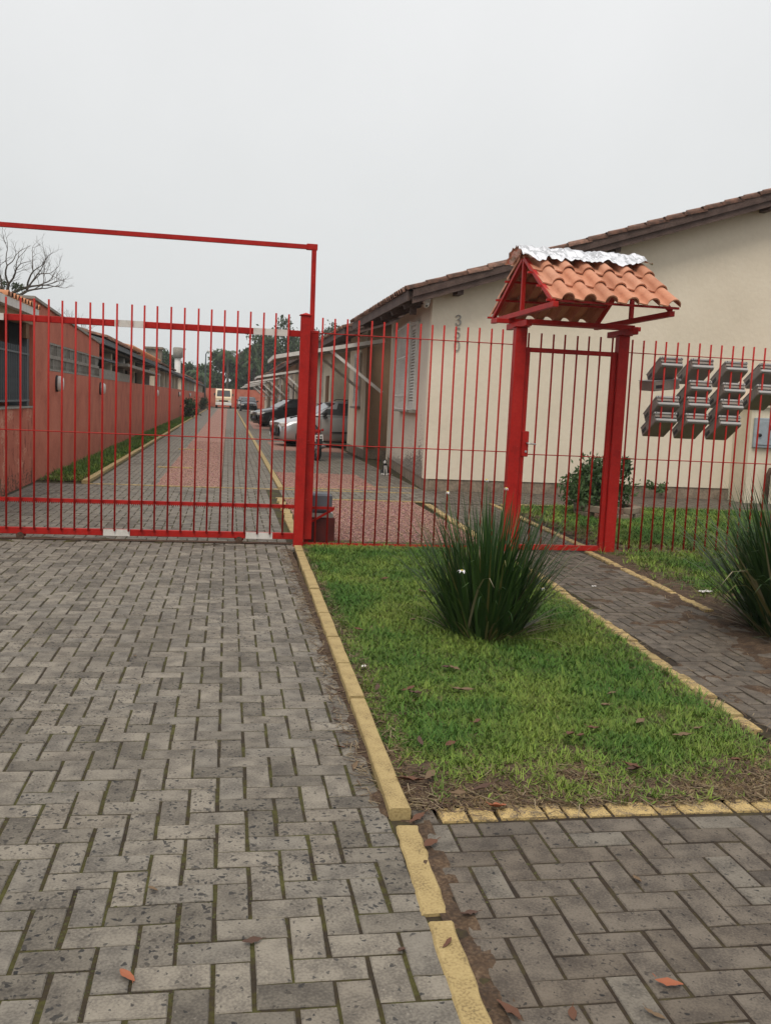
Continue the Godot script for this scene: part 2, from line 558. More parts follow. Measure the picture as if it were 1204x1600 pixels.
func lay(parent: Node3D, spots: Array, mats: Array, own: int, sd: int, called := "paver", shrink := 1.0):
	var r := RandomNumberGenerator.new()
	r.seed = sd
	if paver_meshes.is_empty():
		for k in 3:
			var row := []
			for v in 4:
				row.append(paver_mesh([0.1885, 0.0872, 0.0875][k], [0.0928, 0.1930, 0.0928][k], 40 + k * 4 + v))
			paver_meshes.append(row)
	var near := []
	for s in spots:
		var p := Vector3(s[0].x, 0, s[0].y)
		near.append([p.distance_to(EYE) + (0.0 if in_frame(p) else 1000.0), p, s[1]])
	near.sort_custom(func(a, b): return a[0] < b[0])
	var joined := {}
	var patch := FastNoiseLite.new()
	patch.seed = sd
	patch.frequency = 0.9
	for k in near.size():
		var p: Vector3 = near[k][1]
		# pavers laid from one pallet lie together: the tint follows patches, with odd ones between
		var pick := int(clampf((patch.get_noise_2d(p.x, p.z) * 0.9 + 0.5) * mats.size() + r.randf_range(-2.2, 2.2), 0, mats.size() - 1))
		var m: Material = M[mats[pick]]
		var b := Basis.from_euler(Vector3(r.randf_range(-0.009, 0.009), r.randf_range(-0.014, 0.014), r.randf_range(-0.009, 0.009))).scaled(Vector3(shrink * (1.0 + (r.randf_range(-0.015, 0.01) if shrink < 1.0 else 0.0)), 1, shrink))
		p += Vector3(r.randf_range(-0.0015, 0.0015), r.randf_range(-0.0022, 0.0012), r.randf_range(-0.0015, 0.0015))
		var me: ArrayMesh = paver_meshes[near[k][2]][r.randi() % 4]
		if k < own and near[k][0] < 900.0:
			var o := MeshInstance3D.new()
			o.name = called
			o.mesh = me
			o.material_override = m
			o.transform = Transform3D(b, p)
			parent.add_child(o, true)
		else:
			if not joined.has(m):
				joined[m] = SurfaceTool.new()
				joined[m].begin(Mesh.PRIMITIVE_TRIANGLES)
			joined[m].append_from(me, 0, Transform3D(b, p))
	if joined.size():
		var rest := ArrayMesh.new()
		for m in joined:
			joined[m].commit(rest)
			rest.surface_set_material(rest.get_surface_count() - 1, m)
		var o := MeshInstance3D.new()
		o.name = called + "_field"
		o.mesh = rest
		parent.add_child(o, true)
		o.set_meta("kind", "stuff")


# a gently uneven sheet of earth; height(x, z)
func earth(x0: float, x1: float, z0: float, z1: float, step: float, height: Callable) -> ArrayMesh:
	var b := MB.new(true)
	var nx := int(ceil((x1 - x0) / step))
	var nz := int(ceil(absf(z1 - z0) / step))
	var g := []
	for j in nz + 1:
		var row := []
		for i in nx + 1:
			var x := lerpf(x0, x1, float(i) / nx)
			var z := lerpf(z0, z1, float(j) / nz)
			row.append(Vector3(x, height.call(x, z), z))
		g.append(row)
	for j in nz:
		for i in nx:
			b.quad(g[j][i], g[j][i + 1], g[j + 1][i + 1], g[j + 1][i])
	return b.done()


func sheet(called: String, x0: float, x1: float, z0: float, z1: float, y: float, m: Material, parent: Node3D):
	part(parent, called, bb(Vector3(x0, y - 0.02, z1), Vector3(x1, y, z0)), m)


# a kerb stone whose top outline is uneven: from (xa, za) to (xb, zb), w wide to the right
func kerb_stone(a: Vector2, b: Vector2, w: float, top: float, bottom: float, r: RandomNumberGenerator, wob := 0.003, n := 4) -> ArrayMesh:
	var d := (b - a).normalized()
	var side := Vector2(-d.y, d.x)
	if side.x < 0: side = -side
	var left := []
	var rite := []
	for k in n + 1:
		var p := a.lerp(b, float(k) / n)
		left.append(p + side * r.randf_range(-wob, wob) + d * (r.randf_range(-wob, wob) if k in [0, n] else 0.0))
		rite.append(p + side * (w + r.randf_range(-wob, wob)) + d * (r.randf_range(-wob, wob) if k in [0, n] else 0.0))
	var m := MB.new()
	var e := 0.006
	for k in n:
		var l0 := Vector3(left[k].x, top - e, left[k].y)
		var l1 := Vector3(left[k + 1].x, top - e, left[k + 1].y)
		var r0 := Vector3(rite[k].x, top - e, rite[k].y)
		var r1 := Vector3(rite[k + 1].x, top - e, rite[k + 1].y)
		var s := Vector3(side.x, 0, side.y) * e + Vector3(0, e, 0)
		var t := Vector3(-side.x, 0, -side.y) * e + Vector3(0, e, 0)
		m.quad(l0 + s, r0 + t, r1 + t, l1 + s)
		m.quad(l0, l0 + s, l1 + s, l1)
		m.quad(r0 + t, r0, r1, r1 + t)
		var dn := Vector3(0, top - e - bottom, 0)
		m.quad(l0 - dn, l0, l1, l1 - dn)
		m.quad(r0, r0 - dn, r1 - dn, r1)
		if k == 0:
			m.quad(l0 - dn, r0 - dn, r0, l0)
			m.quad(l0, r0, r0 + t, l0 + s)
		if k == n - 1:
			m.quad(r1 - dn, l1 - dn, l1, r1)
			m.quad(r1, l1, l1 + s, r1 + t)
	return m.done()


func path_left(z: float) -> float:      # lawn side of the footpath
	return lerpf(2.52, 2.79, clampf((-z - 3.8) / 4.0, -0.3, 1.0))


func path_right(z: float) -> float:
	if z > -6.3: return 3.62 + 0.25 * clampf((z + 6.3) / 1.5, 0, 1)
	return lerpf(3.60, 3.745, clampf((-z - 6.3) / 2.6, 0, 1))


func setting():
	var r := RandomNumberGenerator.new()
	r.seed = 11
	var nz := FastNoiseLite.new()
	nz.seed = 4
	nz.frequency = 2.2
	nz.fractal_octaves = 4
	var ground := solo("ground", bb(Vector3(-400, -0.3, -500), Vector3(400, -0.1, 60)), M.soil, "bare earth under and around the whole site out to the horizon", "", "", "structure")
	var P := []
	for k in 12: P.append("paver_%d" % k)
	var B := ["paver_brown_0", "paver_brown_1", "paver_brown_2", "paver_brown_3"]

	# drive outside the gate
	var drive := thing("driveway", "grey herringbone paver driveway in front of the sliding gate with moss in its joints", "", Vector3.ZERO, "", "structure")
	sheet("joint_sand", -6.0, 0.6, 1.5, -9.42, -0.0045, M.joint, drive)
	lay(drive, herringbone(-3.6, 0.6, -1.2, -9.4, 0.0, -0.012, func(x, z): return x < (0.59 if z > -3.05 else lerpf(0.60, 0.65, (-z - 3.0) / 6.0)) and x > -3.6 and z > -9.38 and z < -1.2), P, 300, 21)
	# pavement in front of the lawn
	var walk := thing("pavement", "brown-grey herringbone pavement in front of the lawn beside the split yellow kerb", "", Vector3.ZERO, "", "structure")
	sheet("joint_sand", 0.6, 5.5, 1.5, -3.08, -0.0045, M.joint_brown, walk)
	lay(walk, herringbone(0.69, 4.0, -1.2, -3.06, -0.005, 0.036, func(x, z): return x > 0.70 and x < 3.8 and z > -3.055 and z < -1.2), ["paver_brown_2", "paver_brown_1", "paver_brown_2", "paver_brown_0", "paver_9", "paver_brown_3"], 300, 22)
	# footpath to the pedestrian gate
	var path := thing("path", "narrow brown herringbone footpath leading to the red pedestrian gate, soil lying over it", "", Vector3.ZERO, "", "structure")
	sheet("joint_sand", 2.5, 4.3, -3.12, -9.3, -0.011, M.joint_brown, path)
	lay(path, herringbone(2.5, 4.2, -3.1, -9.28, 0.07, -0.02, func(x, z): return x > path_left(z) + 0.02 and x < path_right(z) - 0.04 and z < -3.1 and z > -9.24), B, 300, 23, "paver", 0.985)
	part(path, "drifted_soil", earth(2.62, 3.9, -3.3, -8.4, 0.028, func(x, z):
		var t := clampf((x - lerpf(2.75, 3.25, clampf((-z - 4.0) / 4.0, 0, 1))) / 0.75, 0, 1)
		if x < path_left(z) + 0.05: return -0.03
		return -0.014 + 0.034 * nz.get_noise_2d(x * 1.3, z * 1.3) + 0.021 * t), M.soil).set_meta("kind", "stuff")

	# long yellow kerb between drive and lawn
	var kerb := thing("lawn_kerb", "row of yellow painted kerb blocks between the driveway and the lawn", "", Vector3.ZERO, "", "structure")
	var js := [-9.05, -8.72, -8.41, -7.72, -6.94, -6.14, -5.5, -4.92, -4.33, -3.08]
	part(kerb, "kerb_bedding", kerb_stone(Vector2(0.602, -3.1), Vector2(0.669, -9.04), 0.066, 0.022, -0.05, r, 0.001, 12), M.soil)
	for k in js.size() - 1:
		var xa := lerpf(0.598, 0.665, (-js[k] - 3.08) / 5.6)
		var xb := lerpf(0.598, 0.665, (-js[k + 1] - 3.08) / 5.6)
		part(kerb, "kerb_block", kerb_stone(Vector2(xb, js[k + 1] - r.randf_range(0.010, 0.018)), Vector2(xa, js[k] + r.randf_range(0.009, 0.016)), 0.074, 0.034 + r.randf_range(-0.004, 0.007), -0.05, r, 0.002, 6), M.yellow_paint)
	part(kerb, "kerb_block", kerb_stone(Vector2(0.582, -2.462), Vector2(0.607, -3.025), 0.08, 0.005, -0.05, r, 0.0035, 12), M.yellow_paint).set_meta("label", "flush yellow kerb block with chipped edges")
	part(kerb, "kerb_block", kerb_stone(Vector2(0.575, -1.5), Vector2(0.592, -2.425), 0.073, 0.005, -0.05, r, 0.004, 18), M.yellow_paint)
	part(walk, "kerb_side_earth", earth(0.635, 0.735, -1.3, -3.08, 0.02, func(x, z): return -0.001 + 0.012 * nz.get_noise_2d(x * 3.0, z * 3.0)), M.soil)
	part(drive, "kerb_side_earth", earth(0.545, 0.64, -3.1, -9.1, 0.025, func(x, z): return -0.008 + 0.016 * nz.get_noise_2d(x * 2.0, z * 1.4) + 0.012 * (x - 0.545) / 0.1), M.soil)
	# painted pavers along the front of the lawn
	var front := thing("front_kerb", "row of pavers with flaking yellow paint along the front edge of the lawn", "", Vector3.ZERO, "", "structure")
	var ex := [0.675, 0.772, 0.885, 0.99, 1.17, 1.245, 1.325, 1.42, 1.60, 1.69, 1.90, 2.0, 2.2, 2.3, 2.5]
	for k in ex.size() - 1:
		var z: float = -3.044 - 0.015 * sin((ex[k] - 0.7) * 1.9)
		part(front, "painted_paver", kerb_stone(Vector2(ex[k] + 0.006, z - 0.104), Vector2(ex[k] + 0.006, z), ex[k + 1] - ex[k] - 0.012, r.randf_range(0.0, 0.006), -0.03, r, 0.003, 2), M.paver_brown_2 if k == 0 else M.yellow_worn)
	# kerbs of the footpath
	var pk := thing("path_kerb", "yellow painted pavers edging the footpath on its lawn side, half buried in earth", "", Vector3.ZERO, "", "structure")
	var z := -3.2
	while z > -9.1:
		var l: float = [0.1, 0.19, 0.1, 0.2, 0.12][r.randi() % 5]
		if r.randf() > 0.06:
			part(pk, "painted_paver", kerb_stone(Vector2(path_left(z) - 0.085, z), Vector2(path_left(z - l) - 0.085, z - l + 0.012), 0.088, r.randf_range(-0.004, 0.012), -0.03, r, 0.005, 2), M.yellow_worn if r.randf() < 0.75 else M.yellow_paint)
		z -= l
	var pk2 := thing("path_kerb", "low yellow kerb on the far side of the footpath, running from the gate post to the second iris clump", "", Vector3.ZERO, "", "structure")
	z = -6.42
	while z > -9.0:
		part(pk2, "kerb_block", kerb_stone(Vector2(path_right(z) - 0.03, z), Vector2(path_right(z - 0.35) - 0.03, z - 0.34), 0.07, 0.014 + r.randf_range(-0.006, 0.004), -0.03, r, 0.008, 6), M.yellow_worn)
		z -= 0.35

	# earth of the lawns
	var soil_h := func(x, z): return 0.006 + 0.016 * nz.get_noise_2d(x, z)
	var ls := thing("lawn_soil", "thin brown soil and thatch showing between the grass of the lawns", "", Vector3.ZERO, "", "structure")
	part(ls, "front_lawn_earth", earth(0.675, 2.78, -3.16, -9.3, 0.06, func(x, z):
		if x > path_left(z) - 0.08: return -0.03
		if x < lerpf(0.598, 0.665, (-z - 3.08) / 5.6) + 0.085: return -0.01 + 0.5 * soil_h.call(x, z)
		return soil_h.call(x, z)), M.soil)
	part(ls, "side_lawn_earth", earth(3.62, 8.5, -4.4, -9.45, 0.08, func(x, z):
		if x < path_right(z) + 0.035: return -0.03
		return soil_h.call(x, z) + 0.006), M.soil)
	part(ls, "inner_lawn_earth", earth(3.86, 9.6, -9.4, -13.5, 0.12, func(x, z): return -0.03 if x < 3.9 + 0.035 * maxf(0, -z - 9.6) + 0.08 else soil_h.call(x, z)), M.soil)
	part(ls, "strip_earth", bb(Vector3(-2.93, -0.06, -118), Vector3(-2.22, 0.004, -15.3)), M.soil)
	part(ls, "fence_footing_earth", earth(0.7, 2.8, -9.12, -9.6, 0.05, func(x, z): return 0.004 + 0.02 * nz.get_noise_2d(x * 2, z * 2)), M.soil)

	# track of the sliding gate
	var tr := thing("gate_track", "rusty steel floor track under the red sliding gate, set in mossy mud", "track")
	var tb := MB.new()
	tb.bar(Vector3(-3.4, 0.008, -9.3), Vector3(0.66, 0.008, -9.3), 0.018, 0.018, Vector3(0, 1, 1))
	part(tr, "rail", tb.done(), M.rusty_steel)
	part(tr, "mud", earth(-3.4, 0.62, -9.12, -9.5, 0.04, func(x, z): return -0.012 + 0.03 * nz.get_noise_2d(x * 1.5, z * 1.5) + 0.006 * (1.0 - absf(z + 9.31) / 0.19)), M.joint)

	# court inside the gate
	var court := thing("courtyard", "grey herringbone paver courtyard behind the sliding gate", "", Vector3.ZERO, "", "structure")
	part(court, "joint_sand", bb(Vector3(-3.0, -0.07, -118), Vector3(3.9, -0.0045, -9.42)), M.joint)
	var pads := func(x, z):
		if z > -9.5: return false
		if z > -15.0:
			if x > 0.68 and x < 0.85: return false
			if x >= 0.85 and x < 2.78 and z > -13.72: return false          # gravel bay
			if x >= 0.85 and z > -13.72 and x < 2.9: return false
			return x > -2.88 and x < (3.35 if z < -13.7 else 2.7)
		if x < -2.1: return false
		if x > -1.1 and x < -0.08: return false
		if x > 0.81 and x < 0.93: return false
		if x > 0.93 and x < 2.55 and z < -15.4 and z > -18.6: return false
		if x > 1.3 and x < 3.4 and z < -26.5 and z > -31.5: return false
		return x < 3.35
	lay(court, herringbone(-2.9, 3.4, -9.5, -42.0, 0.03, 0.05, pads), ["paver_3", "paver_9", "paver_1", "paver_7", "paver_0", "paver_6", "paver_4", "paver_5", "paver_brown_2"], 300, 24)
	part(court, "drive_strip", bb(Vector3(-2.12, -0.02, -116), Vector3(-1.1, -0.002, -42.05)), M.paver_1)
	part(court, "drive_strip", bb(Vector3(-0.08, -0.02, -116), Vector3(0.81, -0.002, -42.05)), M.paver_1)
	part(court, "bay_strip", bb(Vector3(0.93, -0.02, -116), Vector3(3.4, -0.002, -42.05)), M.paver_brown_2)
	part(court, "bay_gravel", bb(Vector3(1.2, -0.03, -57), Vector3(3.38, 0.004, -44)), M.gravel)
	var grav := thing("gravel_bed", "pinkish crushed stone filling the middle strip of the drive and the parking bays", "", Vector3.ZERO, "", "structure")
	part(grav, "gravel", bb(Vector3(-1.1, -0.06, -116), Vector3(-0.08, 0.0, -15.05)), M.gravel)
	part(grav, "gravel", bb(Vector3(0.85, -0.06, -13.64), Vector3(2.76, -0.004, -9.56)), M.gravel)
	part(grav, "gravel", bb(Vector3(0.95, -0.06, -18.6), Vector3(2.55, 0.0, -15.42)), M.gravel)
	part(grav, "gravel", bb(Vector3(1.3, -0.06, -31.5), Vector3(3.4, 0.0, -26.5)), M.gravel)
	var chip := MB.new()
	var v := []
	for k in 6:
		v.append([Vector3(1, 0, 0), Vector3(-0.9, 0.1, 0.2), Vector3(0.1, 0.8, 0), Vector3(0, -0.7, 0.1), Vector3(0.2, 0, 0.85), Vector3(-0.1, 0, -0.9)][k])
	for t in [[0, 2, 4], [4, 2, 1], [1, 2, 5], [5, 2, 0], [0, 4, 3], [4, 1, 3], [1, 5, 3], [5, 0, 3]]:
		chip.tri(v[t[0]], v[t[2]], v[t[1]])
	var xf := []
	var col := []
	for zone in [[0.86, 2.75, -9.58, -13.62, 9000], [-1.09, -0.09, -15.06, -30.0, 7000], [0.96, 2.54, -15.43, -18.6, 3000]]:
		for k in zone[4]:
			var s := r.randf_range(0.007, 0.017)
			xf.append(Transform3D(Basis.from_euler(Vector3(r.randf() * TAU, r.randf() * TAU, r.randf() * TAU)).scaled(Vector3(s, s * 0.8, s)), Vector3(r.randf_range(zone[0], zone[1]), 0.002, lerpf(zone[2], zone[3], r.randf()))))
			var w := r.randf_range(0.55, 1.5)
			col.append(Color(w, w * r.randf_range(0.85, 1.15), w * r.randf_range(0.85, 1.2)))
	multi(grav, "loose_stones", chip.done(), M.stone_chip, xf, col)

	# yellow kerbs inside
	var ik := thing("courtyard_kerb", "thin yellow kerbs dividing the drive, the gravel and the parking bays inside the gate", "", Vector3.ZERO, "", "structure")
	var lines := [[-2.2, 3.0, -15.0, -15.06, 0.008], [0.72, 2.95, -13.66, -13.72, 0.01], [2.2, 3.3, -15.95, -16.0, 0.008], [0.9, 2.2, -15.33, -15.38, 0.008], [-1.33, -0.66, -18.75, -18.87, 0.02], [-1.26, -0.64, -25.1, -25.25, 0.02]]
	for l in lines:
		part(ik, "kerb_strip", kerb_stone(Vector2(l[0], l[3]), Vector2(l[0], l[2]), l[1] - l[0], l[4], -0.04, r, 0.002, 2), M.yellow_worn)
	z = -9.5
	while z > -13.5:
		part(ik, "kerb_block", kerb_stone(Vector2(0.705, z), Vector2(0.705 + (0.03 if z < -11 else 0.0), z - 0.43), 0.1, 0.02, -0.04, r, 0.005, 3), M.yellow_paint)
		z -= 0.45
	part(ik, "kerb_strip", kerb_stone(Vector2(0.83, -15.1), Vector2(0.83, -116), 0.09, 0.03, -0.04, r, 0.003, 40), M.yellow_paint)
	part(ik, "kerb_strip", kerb_stone(Vector2(-2.22, -15.1), Vector2(-2.22, -116), 0.1, 0.045, -0.04, r, 0.004, 40), M.yellow_paint)
	z = -9.4
	while z > -13.6:
		var xk := 2.74 + 0.035 * maxf(0, -z - 9.6)
		if z > -13.3: part(ik, "kerb_block", kerb_stone(Vector2(xk, z), Vector2(xk + 0.01, z - 0.33), 0.09, 0.018, -0.04, r, 0.006, 3), M.yellow_worn)
		part(ik, "kerb_block", kerb_stone(Vector2(xk + 1.06, z), Vector2(xk + 1.07, z - 0.33), 0.08, 0.014, -0.04, r, 0.008, 3), M.yellow_worn)
		z -= 0.36
	part(ik, "kerb_strip", kerb_stone(Vector2(4.1, -13.6), Vector2(4.1, -13.5), 5.6, 0.02, -0.04, r, 0.003, 2), M.yellow_worn)

	# paved apron round the cream house, and the path inside
	var apron := thing("house_apron", "dark worn paving along the foot of the cream house and beyond the pedestrian gate", "", Vector3.ZERO, "", "structure")
	part(apron, "joint_sand", bb(Vector3(2.7, -0.07, -15.8), Vector3(11, -0.0045, -13.5)), M.joint_brown)
	part(apron, "joint_sand", bb(Vector3(2.78, -0.07, -13.5), Vector3(4.1, -0.0045, -9.3)), M.joint_brown)
	lay(apron, herringbone(2.7, 9.6, -9.3, -15.7, 0.02, 0.03, func(x, z):
		if z > -13.5:
			var xk := 2.83 + 0.035 * maxf(0, -z - 9.6)
			return x > xk + 0.02 and x < xk + 0.96 and z < -9.3
		return x > 3.0 and x < 9.4 and z < -13.62 and z > -15.62), B, 300, 25)
	# moss cushions in the joints of the drive
	var cush := MB.new(true)
	var rings := []
	for k in 3:
		var row := []
		for q in 6:
			var a := TAU * q / 6.0 + k * 0.4
			row.append(Vector3(cos(a) * [1.0, 0.75, 0.3][k], [0.0, 0.55, 0.9][k], sin(a) * [1.0, 0.75, 0.3][k]))
		rings.append(row)
	for k in 2:
		for q in 6:
			cush.quad(rings[k][(q + 1) % 6], rings[k][q], rings[k + 1][q], rings[k + 1][(q + 1) % 6])
	for q in range(1, 5):
		cush.tri(rings[2][0], rings[2][q + 1], rings[2][q])
	xf = []
	col = []
	var mossy := FastNoiseLite.new()
	mossy.seed = 9
	mossy.frequency = 0.55
	for area in [[-3.4, 0.6, -1.3, -9.3, 0.0, -0.012, 60000, 0.06], [0.7, 3.0, -1.3, -3.05, -0.005, 0.036, 9000, 0.12], [2.6, 3.6, -3.2, -9.2, 0.07, -0.02, 7000, 0.2]]:
		for k in area[6]:
			var gx: float = roundf(r.randf_range(area[0], area[1]) / 0.1) * 0.1 + area[4]
			var p := Vector3(gx + r.randf_range(-0.007, 0.007), -0.008, lerpf(area[2], area[3], r.randf()))
			if r.randf() < 0.25:
				p = Vector3(r.randf_range(area[0], area[1]), -0.008, -(roundf(-lerpf(area[2], area[3], r.randf()) / 0.1) * 0.1 + area[5]) + r.randf_range(-0.003, 0.003))
			if p.x > 0.59 and p.x < 0.70: continue
			if mossy.get_noise_2d(p.x, p.z) * 1.3 + r.randf_range(-0.35, 0.35) < area[7] or not in_frame(p, 0.25):
				continue
			var s := r.randf_range(0.0025, 0.006)
			xf.append(Transform3D(Basis.from_euler(Vector3(0, r.randf() * TAU, 0)).scaled(Vector3(s * 1.3, s, s * 1.5)), p))
			var w := r.randf_range(0.6, 1.4)
			col.append(Color(0.05 * w, 0.05 * w, 0.014 * w))
	var moss := multi(self, "moss", cush.done(), M.grass, xf, col)
	tag(moss, "low green moss growing in the joints between the driveway pavers", "moss", "", "stuff")

# ---------------------------------------------------------------- street fence, gates and what hangs on them
func round_bar(length: float, r := 0.0093) -> ArrayMesh:
	var b := MB.new(true)
	b.tube([Vector3.ZERO, Vector3(0, length, 0)], [r, r], 8)
	return b.done()


func bars(t: Node3D, x0: float, step: float, n: int, y0: float, y1: float, z: float, m: Mesh = null):
	if m == null: m = round_bar(y1 - y0)
	var r := RandomNumberGenerator.new()
	r.seed = n * 31 + int(x0 * 100)
	for k in n:
		var o := part(t, "bar", m, M.red_paint, true)
		o.position = Vector3(x0 + k * step + r.randf_range(-0.004, 0.004), y0 + r.randf_range(-0.004, 0.004), z) - t.position
		o.rotation = Vector3(r.randf_range(-0.001, 0.001), 0, r.randf_range(-0.002, 0.002))


func wire(x0: float, x1: float, y: float, z: float, r := 0.005) -> ArrayMesh:
	var b := MB.new(true)
	b.tube([Vector3(x0, y, z), Vector3(x1, y, z)], [r, r], 6)
	return b.done()


func gates():
	var r := RandomNumberGenerator.new()
	r.seed = 5
	var RP: Material = M.red_paint
	# sliding gate
	var g := thing("sliding_gate", "wide red steel bar gate across the driveway with white tape on its rails", "gate", Vector3(-1.2, 0, -9.3))
	var top := part(g, "top_rail", bb(Vector3(-3.3, 2.057, -9.325), Vector3(0.855, 2.117, -9.285), 0.004), RP)
	var bot := part(g, "bottom_rail", bb(Vector3(-3.3, 0.055, -9.325), Vector3(0.855, 0.118, -9.285), 0.004), RP)
	var tm := bx(Vector3.ZERO, Vector3(0.27, 0.064, 0.003))
	for q in [[-2.21, 0.28], [-0.94, 0.275], [0.39, 0.335]]:
		part(top, "reflective_tape", bx(Vector3(q[0], 2.087, -9.282), Vector3(q[1], 0.062, 0.004)), M.tape)
	for q in [[-2.3, 0.26], [-1.035, 0.25], [0.335, 0.265]]:
		part(bot, "reflective_tape", bx(Vector3(q[0], 0.0865, -9.282), Vector3(q[1], 0.064, 0.004)), M.tape)
	part(g, "end_stile", bb(Vector3(0.775, 0.06, -9.335), Vector3(0.855, 2.125, -9.272), 0.005), RP)
	bars(g, -3.3 + 0.013, 0.1243, 33, 0.1, 2.265, -9.268)
	part(g, "middle_wire", wire(-3.3, 0.8, 1.045, -9.255), RP)
	var rack := MB.new()
	rack.box(Vector3(-1.25, 0.385, -9.31), Vector3(4.1, 0.034, 0.03))
	for k in 205:
		rack.box(Vector3(-3.28 + k * 0.02, 0.3625, -9.31), Vector3(0.009, 0.012, 0.018))
	part(g, "gear_rack", rack.done(), RP)
	for x in [-1.925, 0.14]:
		var w := MB.new()
		w.tube([Vector3(x, 0.036, -9.32), Vector3(x, 0.036, -9.28)], [0.036, 0.036], 14)
		var wh := part(g, "wheel", w.done(), M.rusty_steel)
		part(wh, "wheel_bracket", bb(Vector3(x - 0.045, 0.03, -9.333), Vector3(x + 0.045, 0.058, -9.324)), RP)
	# post the gate closes on
	var p := thing("gate_post", "square red steel post with a flat cap where the sliding gate closes", "post", Vector3(0.7175, 0, -9.2))
	part(p, "shaft", bb(Vector3(0.67, -0.05, -9.25), Vector3(0.765, 2.255, -9.155), 0.006), RP)
	var cap := MB.new()
	cap.box(Vector3(0.7175, 2.259, -9.2025), Vector3(0.118, 0.008, 0.118))
	for k in 4:
		var a := Vector3(0.7175, 2.285, -9.2025)
		var c := [Vector3(0.05, 0, 0.05), Vector3(0.05, 0, -0.05), Vector3(-0.05, 0, -0.05), Vector3(-0.05, 0, 0.05)]
		cap.tri(a + Vector3(0, -0.022, 0) + c[k], a + Vector3(0, -0.022, 0) + c[(k + 1) % 4], a)
	part(p, "cap", cap.done(), RP)
	# tall portal over the drive
	var o := thing("portal_frame", "thin red steel goalpost frame rising high over the sliding gate", "frame", Vector3(0.8, 0, -9.4))
	var ub := MB.new()
	ub.bar(Vector3(0.812, 0, -9.4), Vector3(0.79, 2.92, -9.4), 0.045, 0.045, Vector3(0, 0, 1))
	part(o, "upright", ub.done(), RP)
	ub = MB.new()
	ub.bar(Vector3(-3.6, 2.935, -9.4), Vector3(0.72, 2.935, -9.4), 0.042, 0.042)
	part(o, "crossbeam", ub.done(), RP)
	part(o, "corner_sleeve", bb(Vector3(0.715, 2.908, -9.426), Vector3(0.822, 2.965, -9.374), 0.003), RP)
	ub = MB.new()
	ub.bar(Vector3(-3.58, 0, -9.4), Vector3(-3.58, 2.94, -9.4), 0.045, 0.045, Vector3(0, 0, 1))
	part(o, "upright", ub.done(), RP)
	# gate motor
	var mo := thing("gate_motor", "grey gate motor on a maroon steel pedestal behind the post", "gate motor", Vector3(0.98, 0, -9.6))
	part(mo, "pedestal", bb(Vector3(0.84, 0, -9.72), Vector3(1.11, 0.26, -9.47), 0.006), M.maroon)
	part(mo, "housing", bb(Vector3(0.87, 0.3, -9.69), Vector3(1.08, 0.5, -9.5), 0.02), M.motor_grey)
	part(mo, "housing_foot", bb(Vector3(0.86, 0.26, -9.7), Vector3(1.09, 0.302, -9.49)), M.steel)
	var br := MB.new()
	br.bar(Vector3(0.86, 0.36, -9.462), Vector3(1.1, 0.36, -9.462), 0.025, 0.025)
	br.bar(Vector3(0.87, 0.22, -9.46), Vector3(1.09, 0.35, -9.46), 0.025, 0.02)
	part(mo, "guard_bracket", br.done(), RP)
	# fixed fence between the two gates
	var f := thing("bar_fence", "red steel bar fence between the gate post and the pedestrian gate", "fence", Vector3(1.8, 0, FENCE_Z))
	bars(f, 0.888, 0.1215, 16, 0.03, 2.247, FENCE_Z)
	for y in [2.1, 1.015]: part(f, "cross_wire", wire(0.765, 2.82, y, FENCE_Z + 0.012), RP)
	part(f, "bottom_flat", bb(Vector3(0.765, 0.012, FENCE_Z - 0.006), Vector3(2.82, 0.034, FENCE_Z + 0.006)), RP)
	# pedestrian gate
	var pg := thing("pedestrian_gate", "narrow red steel bar gate with a lock box under the little tiled roof", "gate", Vector3(3.42, 0, -9.2))
	for s in [[2.935, 2.985], [3.86, 3.908]]:
		part(pg, "stile", bb(Vector3(s[0], 0.012, -9.225), Vector3(s[1], 2.078, -9.18), 0.004), RP)
	part(pg, "top_rail", bb(Vector3(2.987, 2.032, -9.222), Vector3(3.858, 2.077, -9.183), 0.003), RP)
	part(pg, "bottom_rail", bb(Vector3(2.987, 0.013, -9.222), Vector3(3.858, 0.068, -9.183), 0.003), RP)
	bars(pg, 2.972, 0.1267, 8, 0.07, 2.222, -9.2)
	part(pg, "cross_wire", wire(2.985, 3.86, 1.0, -9.187), RP)
	var lock := part(pg, "lock_box", bb(Vector3(2.95, 0.975, -9.232), Vector3(3.022, 1.235, -9.168), 0.006), RP)
	var h := MB.new(true)
	h.tube([Vector3(3.0, 1.115, -9.168), Vector3(3.0, 1.115, -9.135), Vector3(3.01, 1.113, -9.125), Vector3(3.085, 1.108, -9.125)], [0.009, 0.009, 0.009, 0.007], 8)
	part(lock, "handle", h.done(), M.steel)
	var ky := MB.new()
	ky.tube([Vector3(2.995, 1.03, -9.17), Vector3(2.995, 1.03, -9.158)], [0.012, 0.012], 10)
	part(lock, "keyhole", ky.done(), M.steel)
	for q in [[2.815, 2.932, 2.27, "square red gate post on the lock side of the pedestrian gate"], [3.91, 4.022, 2.245, "square red gate post on the hinge side of the pedestrian gate, beside the mailboxes"]]:
		var gp := thing("gate_post", q[3], "post", Vector3((q[0] + q[1]) / 2, 0, -9.2))
		part(gp, "shaft", bb(Vector3(q[0], -0.05, -9.258), Vector3(q[1], q[2], -9.145), 0.006), RP)
		part(gp, "cap_plate", bb(Vector3(q[0] - 0.018, q[2] + 0.001, -9.275), Vector3(q[1] + 0.018, q[2] + 0.008, -9.128)), RP)
	# fence with the mailboxes
	var f2 := thing("bar_fence", "red steel bar fence carrying the grey mailboxes", "fence", Vector3(5.5, 0, FENCE_Z))
	bars(f2, 4.1, 0.1243, 29, 0.0, 2.22, FENCE_Z)
